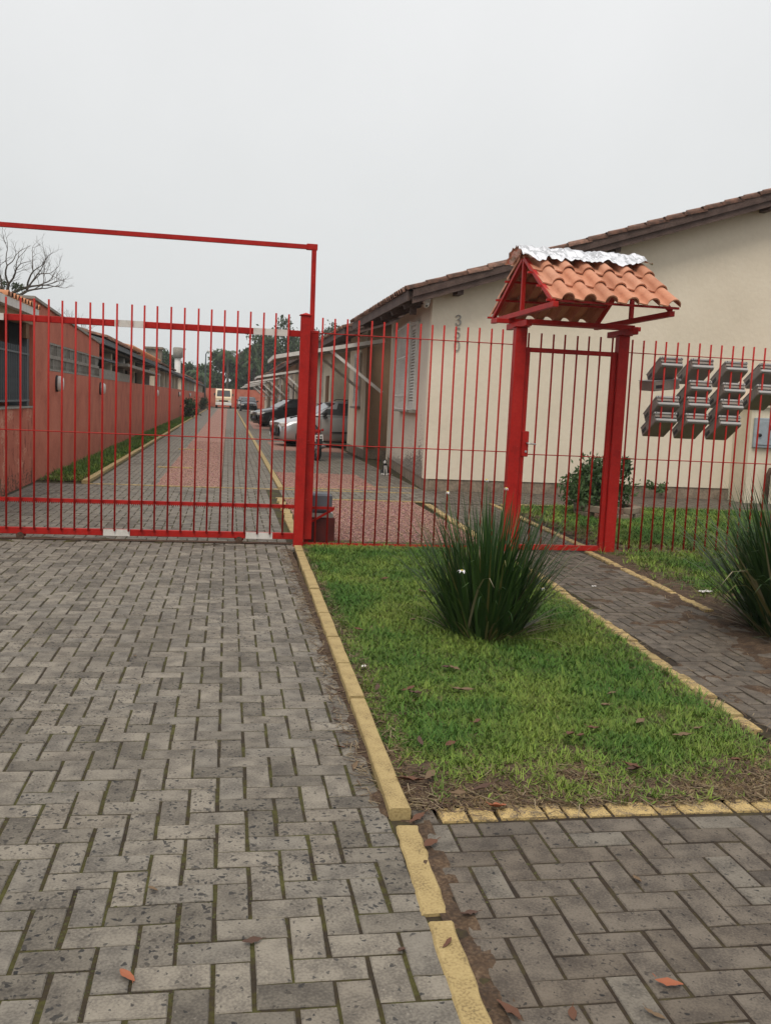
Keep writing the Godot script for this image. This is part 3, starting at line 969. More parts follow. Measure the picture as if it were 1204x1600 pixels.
	for y in [2.085, 0.99]: part(f2, "cross_wire", wire(4.022, 7.65, y, FENCE_Z + 0.012), RP)
	part(f2, "bottom_flat", bb(Vector3(4.022, -0.004, FENCE_Z - 0.006), Vector3(7.65, 0.016, FENCE_Z + 0.006)), RP)
	gate_roof()
	mailboxes()


# one clay roof tile: a flat pan with a barrel beside it; eave end at z = 0, running back to z = -len
func clay_tile(w: float, length: float, sd: int) -> ArrayMesh:
	var rr_ := RandomNumberGenerator.new()
	rr_.seed = sd
	var prof := []
	for k in 4: prof.append(Vector2(-0.5 * w + w * 0.44 * k / 3.0, 0.006 * cos(PI * k / 3.0) + 0.004))
	for k in range(1, 9):
		var a := PI * k / 8.0
		prof.append(Vector2(w * (-0.06 + 0.29 * (1.0 - cos(a))), 0.002 + 0.062 * sin(a)))
	var b := MB.new(true)
	var th := 0.013
	var rows := []
	for j in 5:
		var t := j / 4.0
		var sc := lerpf(1.0, 0.94, t)
		var o := []
		for p in prof: o.append(Vector3(p.x * sc, p.y * sc + 0.010 * (1.0 - t) + rr_.randf_range(-0.0008, 0.0008), -length * t))
		rows.append(o)
	for j in 4:
		for k in prof.size() - 1:
			b.quad(rows[j][k], rows[j][k + 1], rows[j + 1][k + 1], rows[j + 1][k])
	var dn := Vector3(0, -th, 0)
	b.smooth(false)
	for k in prof.size() - 1:
		b.quad(rows[0][k] + dn, rows[0][k + 1] + dn, rows[0][k + 1], rows[0][k])
		b.quad(rows[4][k + 1] + dn, rows[0][k + 1] + dn, rows[0][k] + dn, rows[4][k] + dn)
	for k in [0, prof.size() - 1]:
		b.quad(rows[0][k] + dn, rows[0][k], rows[4][k], rows[4][k] + dn)
	return b.done()


func gate_roof():
	var r := RandomNumberGenerator.new()
	r.seed = 77
	var t := thing("gate_roof", "small gabled roof of orange clay tiles on a red steel frame over the pedestrian gate, foil along its ridge", "roof", Vector3(3.42, 2.28, -9.2))
	var RP: Material = M.red_paint
	var fr := MB.new()
	for q in [["arm", Vector3(2.872, 2.298, -9.6), Vector3(2.872, 2.298, -8.93), 0.06], ["arm", Vector3(3.966, 2.275, -9.55), Vector3(3.966, 2.275, -8.9), 0.06],
			["purlin", Vector3(2.7, 2.352, -9.5), Vector3(4.28, 2.352, -9.5), 0.045], ["purlin", Vector3(2.9, 2.318, -9.02), Vector3(4.0, 2.318, -9.02), 0.045],
			["tie_beam", Vector3(2.85, 2.4, -10.15), Vector3(2.85, 2.4, -8.13), 0.05], ["tie_beam", Vector3(4.045, 2.4, -10.15), Vector3(4.045, 2.4, -8.3), 0.05],
			["king_post", Vector3(2.85, 2.425, -9.12), Vector3(2.85, 2.93, -9.12), 0.04], ["king_post", Vector3(4.045, 2.425, -9.22), Vector3(4.045, 2.93, -9.22), 0.04],
			["rafter", Vector3(2.85, 2.43, -10.14), Vector3(2.85, 2.925, -9.17), 0.04], ["rafter", Vector3(2.85, 2.43, -8.2), Vector3(2.85, 2.925, -9.1), 0.04],
			["rafter", Vector3(4.045, 2.43, -10.14), Vector3(4.045, 2.925, -9.27), 0.04], ["rafter", Vector3(4.045, 2.43, -8.34), Vector3(4.045, 2.925, -9.17), 0.04]]:
		var b := MB.new()
		b.bar(q[1], q[2], q[3], q[3], Vector3.UP if absf(q[2].y - q[1].y) < 0.2 else Vector3.RIGHT, 0.003)
		part(t, q[0], b.done(), RP)
	# tiles: 6 columns, 3 rows on each slope
	var pitch := atan2(0.52, 0.98)
	var tm := []
	for k in 4: tm.append(clay_tile(0.207, 0.41, 300 + k))
	for side in 2:
		var eave := Vector3(0, 2.435, -8.2) if side == 0 else Vector3(0, 2.435, -10.26)
		var up := Vector3(0, sin(pitch), -cos(pitch)) if side == 0 else Vector3(0, sin(pitch), cos(pitch))
		for k in 3:
			var lath := MB.new()
			var c := eave + up * (0.06 + 0.34 * k) + Vector3(0, -0.018, 0)
			lath.bar(c + Vector3(2.8, 0, 0), c + Vector3(4.08, 0, 0), 0.03, 0.02)
			part(t, "batten", lath.done(), RP)
		for row in 3:
			for c in 6:
				var x := 2.942 + 0.2045 * c + r.randf_range(-0.003, 0.003)
				var o := part(t, "roof_tile", tm[r.randi() % 4], [M.clay_new, M.clay_new_b, M.clay_new_c][r.randi() % 3], true)
				var bs := Basis.from_euler(Vector3(pitch - 0.03, 0, 0)) if side == 0 else Basis(Vector3.UP, PI) * Basis.from_euler(Vector3(pitch - 0.03, 0, 0))
				o.transform = Transform3D(bs * Basis.from_euler(Vector3(r.randf_range(-0.008, 0.008), r.randf_range(-0.012, 0.012), 0)), Vector3(x, 0, 0) + eave + up * (0.345 * row) + Vector3(0, 0.012 + 0.004 * row + r.randf_range(-0.002, 0.003), 0) - t.position)
	# crumpled foil flashing over the ridge
	var b := MB.new(true)
	var nz := FastNoiseLite.new()
	nz.seed = 12
	nz.frequency = 4.5
	nz.fractal_octaves = 2
	var ridge := Vector3(0, 3.035, -9.23)
	var n := 110
	var mrow := 22
	var g := []
	for i in n + 1:
		var x := lerpf(2.775, 4.09, float(i) / n)
		var row := []
		# how far it reaches down the slope, with torn scallops
		var reach := 0.385 + 0.05 * nz.get_noise_2d(x * 1.1, 3.0) + 0.025 * sin(x * TAU / 0.409 + 0.6)
		for j in mrow + 1:
			var s := lerpf(-1.0, 1.0, float(j) / mrow)
			var d := absf(s) * reach
			var z := signf(s) * d * cos(pitch)
			var y := -d * sin(pitch) * 1.02
			var barrel := 0.018 * maxf(0.0, sin((x - 2.942) / 0.2045 * TAU - 0.3)) * smoothstep(0.06, 0.2, d)
			var y2 := y + 0.058 + barrel - 0.03 * exp(-d * d / 0.004) + 0.03 * nz.get_noise_2d(x * 1.0, s * 0.5) + 0.05 * (0.35 - absf(nz.get_noise_2d(x * 1.0 + s * 0.25, s * 0.9 - x * 0.4))) * smoothstep(0.03, 0.14, d) + 0.022 * (0.3 - absf(nz.get_noise_2d(x * 1.9 - s, s * 1.1 + x * 0.5)))
			row.append(ridge + Vector3(x + 0.012 * nz.get_noise_2d(s * 1.5, x * 3.0), y2, z))
		g.append(row)
	for i in n:
		for j in mrow:
			b.quad(g[i][j], g[i][j + 1], g[i + 1][j + 1], g[i + 1][j])
	part(t, "ridge_foil", b.done(), M.foil)


func mailboxes():
	# each box: a tray 24 cm wide, 36 cm long, its mouth at the bars, tilted back and down
	var base := Node3D.new()
	var W := 0.245
	var H := 0.102
	var L := 0.345
	var m := MB.new()
	m.box(Vector3(W / 2, -H / 2 - 0.002, -L / 2), Vector3(W, H - 0.012, L - 0.02))
	part_local(base, "body", m.done(), M.mailbox_grey)
	part_local(base, "bottom_panel", bx(Vector3(W / 2, -H - 0.001, -L / 2), Vector3(W - 0.004, 0.006, L - 0.024)), M.mailbox_grey)
	m = MB.new()
	m.box(Vector3(W / 2, -0.010, 0.002), Vector3(W + 0.012, 0.024, 0.03), Basis(), 0.004)
	m.box(Vector3(W / 2, -0.001, -L / 2), Vector3(W + 0.006, 0.006, L))
	var lid := part_local(base, "lid", m.done(), M.mailbox_rail)
	for x in [0.016, W - 0.016]:
		m = MB.new()
		m.tube([Vector3(x, -0.010, 0.016), Vector3(x, -0.010, 0.0205)], [0.005, 0.005], 8)
		part_local(lid, "screw", m.done(), M.black)
	part_local(base, "letter_slot", bx(Vector3(W / 2, -0.060, -0.006), Vector3(W - 0.02, 0.018, 0.012)), M.black)
	part_local(base, "slot_flap", bx(Vector3(W / 2, -0.040, -0.004), Vector3(W - 0.004, 0.03, 0.018), 0.003), M.mailbox_grey)
	part_local(base, "front_lip", bx(Vector3(W / 2, -0.084, -0.002), Vector3(W - 0.004, 0.032, 0.018), 0.006), M.mailbox_rail)
	part_local(base, "name_slot", bx(Vector3(-0.001, -0.062, -0.27), Vector3(0.004, 0.035, 0.085)), M.dark_plastic)
	var rows := [2.065, 1.838, 1.658, 1.488]
	var cols := [4.425, 4.775, 5.162, 5.552]
	var rn := ["topmost row", "second row from the top", "third row from the top", "lowest row"]
	var cn := ["in the column beside the gate post", "in the second column from the gate post", "in the third column from the gate post", "in the column farthest from the gate post"]
	var r := RandomNumberGenerator.new()
	r.seed = 15
	for c in 4:
		for k in 4:
			if c == 3 and k > 1: continue
			var o: Node3D = base.duplicate()
			o.name = numbered("mailbox")
			add_child(o)
			o.position = Vector3(cols[c] - 0.006 * k + r.randf_range(-0.004, 0.004), rows[k] + r.randf_range(-0.006, 0.006) - 0.004 * c, FENCE_Z - 0.03)
			o.rotation = Vector3(-0.55 + r.randf_range(-0.03, 0.03), r.randf_range(-0.02, 0.02), 0)
			var lb: String = "grey tilted mailbox %s, %s" % [cn[c], rn[k]]
			if c == 0 and k == 1:
				o.rotation = Vector3(-0.12, 1.8, 0.04)
				o.position = Vector3(4.715, 1.85, FENCE_Z - 0.13)
				lb = "grey mailbox twisted askew on the fence beside the gate post"
			tag(o, lb, "mailbox", "grey mailboxes hung on the red fence")
	base.free()


func part_local(parent: Node3D, called: String, mesh: Mesh, m: Material) -> MeshInstance3D:
	var o := MeshInstance3D.new()
	o.name = called
	o.mesh = mesh
	o.material_override = m
	parent.add_child(o, true)
	return o

# ---------------------------------------------------------------- houses and boundary walls
func half_barrel(length: float, ra: float, rb: float, n := 7) -> ArrayMesh:
	# half round tile lying along +x, arched up, open below
	var b := MB.new(true)
	var th := 0.014
	for k in n:
		var a := PI * k / n
		var c := PI * (k + 1) / n
		var o := [Vector3(0, sin(a) * ra, cos(a) * ra), Vector3(0, sin(c) * ra, cos(c) * ra), Vector3(length, sin(c) * rb, cos(c) * rb), Vector3(length, sin(a) * rb, cos(a) * rb)]
		b.quad(o[0], o[3], o[2], o[1])
	b.smooth(false)
	for k in n:
		var a := PI * k / n
		var c := PI * (k + 1) / n
		for e in [[0.0, ra, -1], [length, rb, 1]]:
			var x: float = e[0]
			var q: float = e[1]
			var w := [Vector3(x, sin(a) * q, cos(a) * q), Vector3(x, sin(c) * q, cos(c) * q), Vector3(x, sin(c) * (q - th), cos(c) * (q - th)), Vector3(x, sin(a) * (q - th), cos(a) * (q - th))]
			if e[2] > 0: b.quad(w[0], w[3], w[2], w[1])
			else: b.quad(w[0], w[1], w[2], w[3])
	return b.done()


# rows of barrel tiles over a roof plane: from eave point a, running up by vector up, along by vector along
func tile_field(a: Vector3, up: Vector3, along: Vector3, pitch := 0.2, row := 0.36) -> ArrayMesh:
	var b := MB.new(true)
	var rows := int(up.length() / row)
	var cols := int(along.length() / pitch)
	var un := up.normalized()
	var an := along.normalized()
	var nrm := an.cross(un)
	if nrm.y < 0: nrm = -nrm
	for j in rows:
		var lo := a + un * (row * j - 0.03) + nrm * 0.02
		var hi := a + un * row * (j + 1.0)
		var prev := []
		for k in cols * 6 + 1:
			var ph := k / 6.0
			var w := nrm * (0.055 * absf(sin(PI * ph)) if fmod(ph, 2.0) < 1.0 else -0.03 * absf(sin(PI * ph)))
			var p := an * (ph * pitch * 0.5) + w
			var cur := [lo + p, hi + p]
			if k > 0:
				b.quad(prev[0], cur[0], cur[1], prev[1])
			prev = cur
	return b.done()


func louvre(o: Vector3, along: Vector3, w: float, y0: float, y1: float, slat := 0.055) -> ArrayMesh:
	# frame and slanted slats of a shutter leaf; o is the foot of its near edge
	var b := MB.new()
	var nrm := Vector3.UP.cross(along).normalized()
	if nrm.x > 0 and absf(nrm.x) > absf(nrm.z): nrm = -nrm
	var f := 0.055
	b.bar(o + along * f * 0.5 + Vector3(0, y0, 0), o + along * f * 0.5 + Vector3(0, y1, 0), f, 0.035, nrm)
	b.bar(o + along * (w - f * 0.5) + Vector3(0, y0, 0), o + along * (w - f * 0.5) + Vector3(0, y1, 0), f, 0.035, nrm)
	b.bar(o + along * f + Vector3(0, y0 + f * 0.5, 0), o + along * (w - f) + Vector3(0, y0 + f * 0.5, 0), 0.034, f, Vector3.UP)
	b.bar(o + along * f + Vector3(0, y1 - f * 0.5, 0), o + along * (w - f) + Vector3(0, y1 - f * 0.5, 0), 0.034, f, Vector3.UP)
	var y := y0 + f + slat * 0.4
	while y < y1 - f:
		var p := o + Vector3(0, y, 0) + nrm * -0.004
		b.bar(p + along * f, p + along * (w - f), 0.012, slat * 0.95, (Vector3.UP - nrm * 0.8).normalized())
		y += slat
	return b.done()


const RAKE := 0.328

func rake_y(x: float) -> float:
	return 3.09 + RAKE * (x - 2.92)


# the roof of one house of the row, gable towards the street; z0 the street end, z1 the far end
func house_roof(t: Node3D, z0: float, z1: float, full: bool, r: RandomNumberGenerator):
	var ridge := 9.7
	var xe := 2.86
	var xf := Transform3D(Basis(), Vector3(0, 0, z0 - 0.02))
	var poly := [Vector2(xe, rake_y(xe) + 0.09), Vector2(ridge, rake_y(ridge) + 0.09), Vector2(ridge * 2 - xe, rake_y(xe) + 0.09), Vector2(ridge * 2 - xe, rake_y(xe) + 0.2), Vector2(ridge, rake_y(ridge) + 0.2), Vector2(xe, rake_y(xe) + 0.2)]
	var b := MB.new()
	b.prism(poly, z0 - z1 - 0.04, xf)
	var deck := part(t, "roof", b.done(), M.dark_wood)
	var up := Vector3(ridge - xe, RAKE * (ridge - xe), 0)
	part(deck, "tile_field", tile_field(Vector3(xe - 0.03, rake_y(xe) + 0.235, z0), up, Vector3(0, 0, z1 - z0)), M.clay_old).set_meta("kind", "stuff")
	part(deck, "tile_field", tile_field(Vector3(ridge * 2 - xe, rake_y(xe) + 0.235, z0), Vector3(-up.x, up.y, 0), Vector3(0, 0, z1 - z0)), M.clay_old).set_meta("kind", "stuff")
	# barge boards: two boards, one lapped over the other
	for q in [[0.0, 0.112, 0.012], [0.105, 0.225, 0.045]]:
		b = MB.new()
		b.prism([Vector2(xe + 0.05, rake_y(xe + 0.05) + q[0]), Vector2(ridge, rake_y(ridge) + q[0]), Vector2(ridge, rake_y(ridge) + q[1]), Vector2(xe + 0.05, rake_y(xe + 0.05) + q[1])], 0.03, Transform3D(Basis(), Vector3(0, 0, z0 + q[2])))
		part(t, "barge_board", b.done(), M.dark_wood)
		b = MB.new()
		b.prism([Vector2(ridge, rake_y(ridge) + q[0]), Vector2(2 * ridge - xe, rake_y(xe) + q[0]), Vector2(2 * ridge - xe, rake_y(xe) + q[1]), Vector2(ridge, rake_y(ridge) + q[1])], 0.03, Transform3D(Basis(), Vector3(0, 0, z0 + q[2])))
		part(t, "barge_board", b.done(), M.dark_wood)
	part(t, "eave_board", bb(Vector3(xe - 0.03, rake_y(xe) + 0.06, z1), Vector3(xe, rake_y(xe) + 0.225, z0)), M.dark_wood)
	if not full: return
	var barrel := half_barrel(0.42, 0.07, 0.058)
	var ang := atan(RAKE)
	var x := xe - 0.05
	var k := 0
	while x < ridge - 0.1:
		var o := part(t, "verge_tile", barrel, M.clay_old if r.randf() < 0.35 else M.clay_old_dark, true)
		o.transform = Transform3D(Basis(Vector3(0, 0, 1), ang - 0.05 + r.randf_range(-0.02, 0.02)), Vector3(x, rake_y(x) + 0.235 + r.randf_range(-0.006, 0.008), z0 + 0.0 + r.randf_range(-0.008, 0.008)) - t.position)
		x += 0.335
		k += 1
	var z := z0 - 0.22
	while z > z1 and z > z0 - 7.5:
		var o := part(t, "eave_tile", barrel, M.clay_old if r.randf() < 0.6 else M.clay_old_dark, true)
		o.transform = Transform3D(Basis(Vector3(0, 0, 1), ang - 0.04 + r.randf_range(-0.02, 0.02)), Vector3(xe - 0.09, rake_y(xe - 0.09) + 0.24 + r.randf_range(-0.004, 0.006), z) - t.position)
		z -= 0.205


func window_with_shutter(t: Node3D, face: Vector3, along: Vector3, w: float, y0: float, y1: float, leaves: int):
	var nrm := Vector3.UP.cross(along).normalized()
	if nrm.x > 0: nrm = -nrm
	var win := MB.new()
	for s in [[0.0, 0.06], [w - 0.06, w]]:
		var c: Vector3 = face + along * (s[0] + s[1]) * 0.5 + nrm * 0.02
		win.bar(c + Vector3(0, y0, 0), c + Vector3(0, y1, 0), 0.06, 0.09, nrm)
	for y in [y0 + 0.03, y1 - 0.03]:
		win.bar(face + along * 0.06 + nrm * 0.02 + Vector3(0, y, 0), face + along * (w - 0.06) + nrm * 0.02 + Vector3(0, y, 0), 0.088, 0.06, Vector3.UP)
	var o := part(t, "window", win.done(), M.white_paint)
	var lw := (w - 0.12) / leaves
	for k in leaves:
		part(o, "louvred_shutter", louvre(face + along * (0.06 + lw * k) + nrm * (0.03 + 0.02 * (k % 2)), along, lw - 0.006, y0 + 0.062, y1 - 0.062), M.shutter_white).set_meta("kind", "stuff")
	var sl := MB.new()
	sl.bar(face + along * -0.08 + nrm * 0.05 + Vector3(0, y0 - 0.035, 0), face + along * (w + 0.08) + nrm * 0.05 + Vector3(0, y0 - 0.035, 0), 0.16, 0.05, Vector3.UP)
	part(o, "sill", sl.done(), M.concrete_grey)
	return o


func awning(x0: float, y0: float, x1: float, y1: float, z0: float, z1: float, label: String, struts := true):
	var t := thing("carport_awning", label, "awning", Vector3(x1, y1, z0), "sloping white awnings over the parking bays")
	var b := MB.new()
	b.prism([Vector2(x0, y0), Vector2(x1, y1), Vector2(x1, y1 + 0.05), Vector2(x0, y0 + 0.05)], z0 - z1 - 0.04, Transform3D(Basis(), Vector3(0, 0, z0 - 0.02)))
	part(t, "panel", b.done(), M.concrete_grey)
	b = MB.new()
	b.bar(Vector3(x0 - 0.02, y0 + 0.03, z0), Vector3(x1, y1 + 0.03, z0), 0.04, 0.09, Vector3.UP)
	b.bar(Vector3(x0 - 0.02, y0 + 0.03, z1), Vector3(x1, y1 + 0.03, z1), 0.04, 0.09, Vector3.UP)
	b.bar(Vector3(x0 - 0.02, y0 + 0.03, z0 - 0.02), Vector3(x0 - 0.02, y0 + 0.03, z1 + 0.02), 0.04, 0.088, Vector3.UP)
	part(t, "edge_board", b.done(), M.white_paint)
	if struts:
		for z in [z0 - 0.08, z1 + 0.1]:
			b = MB.new()
			b.bar(Vector3(lerpf(x0, x1, 0.5), lerpf(y0, y1, 0.5), z), Vector3(x1, y1 - 1.2, z), 0.07, 0.05, Vector3(0, 0, 1))
			part(t, "strut", b.done(), M.white_paint)


func houses():
	var r := RandomNumberGenerator.new()
	r.seed = 88
	# ---- the cream house facing the street
	var t := thing("cream_house", "cream plastered house with a dark boarded gable and the number 350 on its wall", "house", Vector3(3.33, 0, -15.65))
	var g := MB.new()
	g.prism([Vector2(3.33, 0.2), Vector2(16.07, 0.2), Vector2(16.07, 3.28), Vector2(9.7, rake_y(9.7) + 0.088), Vector2(3.33, rake_y(3.33) + 0.088)], 0.16, Transform3D(Basis(), Vector3(0, 0, -15.65)))
	part(t, "gable_wall", g.done(), M.cream_plaster)
	var far := Vector3(3.73, 0, -21.8)
	var near := Vector3(3.33, 0, -15.652)
	var along := (far - near).normalized()
	var out := Vector3(-along.z, 0, along.x) * -1.0
	if out.x > 0: out = -out
	g = MB.new()
	g.quad_uv(far + Vector3(0, 0.2, 0), near + Vector3(0, 0.2, 0), near + Vector3(0, 3.3, 0), far + Vector3(0, 3.3, 0))
	part(t, "side_wall", g.done(), M.cream_stained)
	g = MB.new()
	var q := Vector3(0.16, 0, 0)
	g.quad(far + q + Vector3(0, 3.3, 0), near + q + Vector3(0, 3.3, 0), near + q, far + q)
	g.quad(far + Vector3(0, 3.3, 0), near + Vector3(0, 3.3, 0), near + q + Vector3(0, 3.3, 0), far + q + Vector3(0, 3.3, 0))
	part(t, "inner_face", g.done(), M.cream_plaster)
	part(t, "back_wall", bb(Vector3(3.73, 0, -21.96), Vector3(16.0, 3.3, -21.8)), M.cream_plaster)
	g = MB.new()
	g.prism([Vector2(3.345, -0.1), Vector2(16.0, -0.1), Vector2(16.0, 0.2), Vector2(3.345, 0.2)], 0.1, Transform3D(Basis(), Vector3(0, 0, -15.668)))
	g.bar(near + out * -0.045 + Vector3(0, 0.05, 0), far + out * -0.045 + Vector3(0, 0.05, 0), 0.06, 0.3, Vector3.UP)
	part(t, "plinth", g.done(), M.plinth)
	house_roof(t, -15.27, -22.2, true, r)
	for x in [3.72, 6.4, 9.15]:
		part(t, "purlin_end", bb(Vector3(x - 0.05, rake_y(x) - 0.06, -15.66), Vector3(x + 0.05, rake_y(x) + 0.088, -15.31)), M.dark_wood)
	for z in [-15.9, -17.1, -18.3, -19.5, -20.7]:
		g = MB.new()
		g.bar(Vector3(2.88, rake_y(2.88) + 0.03, z), Vector3(3.42, rake_y(3.42) + 0.03, z), 0.07, 0.118, Vector3.UP)
		part(t, "rafter_end", g.done(), M.dark_wood)
	part(t, "eave_bracket", bb(Vector3(3.02, 2.98, -16.03), Vector3(3.12, 3.2, -15.93)), M.dark_wood)
	# side window with louvres and a white grille
	var w0 := near + along * 1.4
	var win = window_with_shutter(t, w0, along, 2.5, 1.36, 2.97, 3)
	g = MB.new()
	var go := w0 + out * 0.17
	for k in 12:
		var p := go + along * (0.12 + k * 0.205)
		g.bar(p + Vector3(0, 1.32, 0), p + Vector3(0, 2.98, 0), 0.016, 0.016)
	for y in [1.36, 1.62, 2.35, 2.94]:
		g.bar(go + along * 0.1 + Vector3(0, y, 0), go + along * 2.4 + Vector3(0, y, 0), 0.02, 0.02)
	for s in [0.1, 2.4]:
		for y in [1.36, 2.94]:
			g.bar(go + along * s + Vector3(0, y, 0), go + along * s - out * 0.17 + Vector3(0, y, 0), 0.02, 0.02)
	part(win, "grille", g.done(), M.white_paint)
	# number on the gable
	var n := thing("house_number", "weathered metal numerals 350 fixed one below another on the cream gable wall", "house number", Vector3(3.785, 2.74, -15.64))
	var f := SystemFont.new()
	f.font_names = PackedStringArray(["Droid Serif"])
	var y := 2.9
	for c in ["3", "5", "0"]:
		var tm := TextMesh.new()
		tm.text = c
		tm.font = f
		tm.font_size = 24
		tm.pixel_size = 0.0105
		tm.depth = 0.02
		var o := part(n, "digit", tm, M.numeral, true)
		o.position = Vector3(3.785, y, -15.637) - n.position
		o.scale = Vector3(0.85, 1, 1)
		y -= 0.21
	var sc := thing("security_camera", "small white dome security camera under the eave at the house corner", "camera", Vector3(3.2, 3.12, -15.55))
	part(sc, "bracket", bb(Vector3(3.15, 3.14, -15.62), Vector3(3.26, 3.24, -15.5), 0.01), M.white_paint)
	g = MB.new(true)
	g.tube([Vector3(3.205, 3.15, -15.56), Vector3(3.205, 3.11, -15.56), Vector3(3.205, 3.08, -15.56), Vector3(3.205, 3.06, -15.56)], [0.052, 0.052, 0.04, 0.012], 12)
	var dome := part(sc, "dome", g.done(), M.white_paint)
	part(dome, "lens", bx(Vector3(3.205, 3.09, -15.512), Vector3(0.03, 0.025, 0.02), 0.005), M.black)
	# ---- low meter wall beside the house
	var mw := thing("meter_wall", "low cream wall with a clay tile cap holding the blue-grey meter cabinet", "wall", Vector3(10.2, 0, -15.4))
	part(mw, "wall", bb(Vector3(8.98, -0.05, -15.645), Vector3(12.4, 1.68, -15.1)), M.pale_plaster)
	part(mw, "coping", bb(Vector3(8.94, 1.68, -15.66), Vector3(12.5, 1.72, -15.05)), M.pale_plaster)
	var hb := half_barrel(0.66, 0.085, 0.085)
	var x := 9.02
	while x < 12.4:
		var o := part(mw, "cap_tile", hb, M.clay_orange, true)
		o.transform = Transform3D(Basis(Vector3.UP, PI / 2) * Basis(Vector3(0, 0, 1), -0.16), Vector3(x, 1.77, -14.98) - mw.position)
		x += 0.2
	var mb := thing("meter_box", "blue-grey electricity meter cabinet with glass panes set on the low wall", "meter box", Vector3(9.6, 1.2, -15.08))
	part(mb, "cabinet", bb(Vector3(8.9 + 0.13, 0.98, -15.1), Vector3(10.3, 1.5, -15.04), 0.01), M.meter_blue)
	part(mb, "door", bb(Vector3(9.09, 1.03, -15.042), Vector3(10.24, 1.45, -15.025), 0.006), M.meter_blue)
	part(mb, "pane", bb(Vector3(9.27, 1.14, -15.026), Vector3(9.72, 1.38, -15.018)), M.meter_blue)
	part(mb, "display", bb(Vector3(9.3, 1.29, -15.019), Vector3(9.63, 1.38, -15.012)), M.black)
	part(mb, "pane", bb(Vector3(9.76, 1.14, -15.026), Vector3(10.2, 1.38, -15.018)), M.meter_blue)
	g = MB.new(true)
	g.tube([Vector3(9.12, 1.2, -15.03), Vector3(9.12, 1.2, -15.0)], [0.03, 0.03], 10)
	part(mb, "latch", g.done(), M.dark_plastic)
	g = MB.new(true)
	g.tube([Vector3(9.32, -0.05, -14.98), Vector3(9.32, 0.5, -14.98), Vector3(9.36, 0.6, -14.98), Vector3(9.48, 0.64, -14.98), Vector3(10.6, 0.64, -14.98)], [0.045, 0.045, 0.045, 0.045, 0.045], 10)
	solo("bent_pipe", g.done(), M.rusty_steel, "bent rusty brown pipe standing in front of the low meter wall", "pipe")

	# ---- the row behind
	var spec := [
		[-24.2, -27.8, 3.52, "cream row house with a tan end wall, next behind the street house"],
		[-33.2, -40.5, 3.55, "cream row house beside the silver car, third of the row"],
		[-50.5, -57.0, 3.5, "cream row house just beyond the black car"],
		[-62.0, -68.5, 3.5, "cream row house with a brown door farther down the drive"],
		[-73.5, -80.0, 3.5, "small cream row house near the far parked cars"],
		[-85.0, -93.0, 3.5, "last cream row house before the red end wall"]]
	for k in spec.size():
		var s = spec[k]
		var z0: float = s[0]
		var z1: float = s[1]
		var fx: float = s[2]
		var nz: float = spec[k + 1][0] if k + 1 < spec.size() else z1 - 4.0
		var h := thing("row_house", s[3], "house", Vector3(fx, 0, z0), "cream row houses along the drive")
		g = MB.new()
		g.prism([Vector2(fx, 0.22), Vector2(9.6, 0.22), Vector2(9.6, rake_y(9.6) + 0.088), Vector2(fx, rake_y(fx) + 0.088)], 0.16, Transform3D(Basis(), Vector3(0, 0, z0)))
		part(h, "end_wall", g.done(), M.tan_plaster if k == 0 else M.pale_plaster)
		part(h, "side_wall", bb(Vector3(fx, 0.22, z1), Vector3(fx + 0.16, 3.3, z0 - 0.16)), M.pale_plaster)
		part(h, "recess_wall", bb(Vector3(fx + 1.7, 0.0, nz + 0.2), Vector3(fx + 1.86, 3.3, z1 - 0.1)), M.pale_plaster)
		part(h, "back_wall", bb(Vector3(fx + 0.16, 0.0, z1), Vector3(9.6, 3.3, z1 + 0.15)), M.pale_plaster)
		part(h, "plinth", bb(Vector3(fx - 0.012, -0.1, z1 + 0.01), Vector3(9.5, 0.22, z0 - 0.002)), M.plinth)
		house_roof(h, z0 + 0.4, nz + 0.6, k < 3, r)
		# roof wall meets the recess: a dark garage door, a door, windows
		part(h, "garage_door", bb(Vector3(fx + 1.66, 0.02, lerpf(z1, nz, 0.75)), Vector3(fx + 1.7, 2.3, lerpf(z1, nz, 0.25))), M.dark_plastic if k % 2 else M.grey_paint)
		var wl := minf(1.1, (z0 - z1) * 0.3)
		window_with_shutter(h, Vector3(fx, 0, lerpf(z0, z1, 0.45) + wl / 2), Vector3(0, 0, -1), wl, 1.34, 2.78, 1)
		if k > 0:
			var d := part(h, "door", bb(Vector3(fx - 0.03, 0.22, z0 - 1.5), Vector3(fx + 0.002, 2.35, z0 - 0.6)), M.brown_wood if k % 2 else M.dark_plastic)
			part(d, "handle", bb(Vector3(fx - 0.07, 1.2, z0 - 1.44), Vector3(fx - 0.03, 1.24, z0 - 1.36)), M.steel)
			part(h, "window", bb(Vector3(fx - 0.025, 1.2, z1 + 0.6), Vector3(fx + 0.002, 2.4, z1 + 1.6)), M.glass)
		else:
			var v := MB.new()
			for j in 4: v.box(Vector3(3.62 + 0.05 * j, 0.3, z0 + 0.004), Vector3(0.03, 0.09, 0.01))
			part(h, "air_vent", v.done(), M.brown_wood)
	awning(1.05, 2.38, 3.62, 2.9, -22.2, -25.4, "white sloping awning on two struts between the street house and its neighbour")
	var aw := [[-41.0, -45.5, "white sloping awning over the black car"], [-57.5, -61.5, "white awning beyond the black car, second in the far line of awnings"], [-69.0, -73.0, "small white awning in the middle of the far line of awnings"], [-80.5, -84.5, "small white awning above the far dark car"], [-93.5, -97.5, "last small white awning before the red end wall"]]
	for a in aw:
		awning(1.25, 2.3, 3.5, 2.75, a[0], a[1], a[2])

	# ---- red wall along the other side
	# first stretch, with a barred opening
	var lw := thing("barred_porch", "red walled porch with a barred opening and a dark interior next to the drive", "porch", Vector3(WALL_X, 0, -12.5))
	g = MB.new()
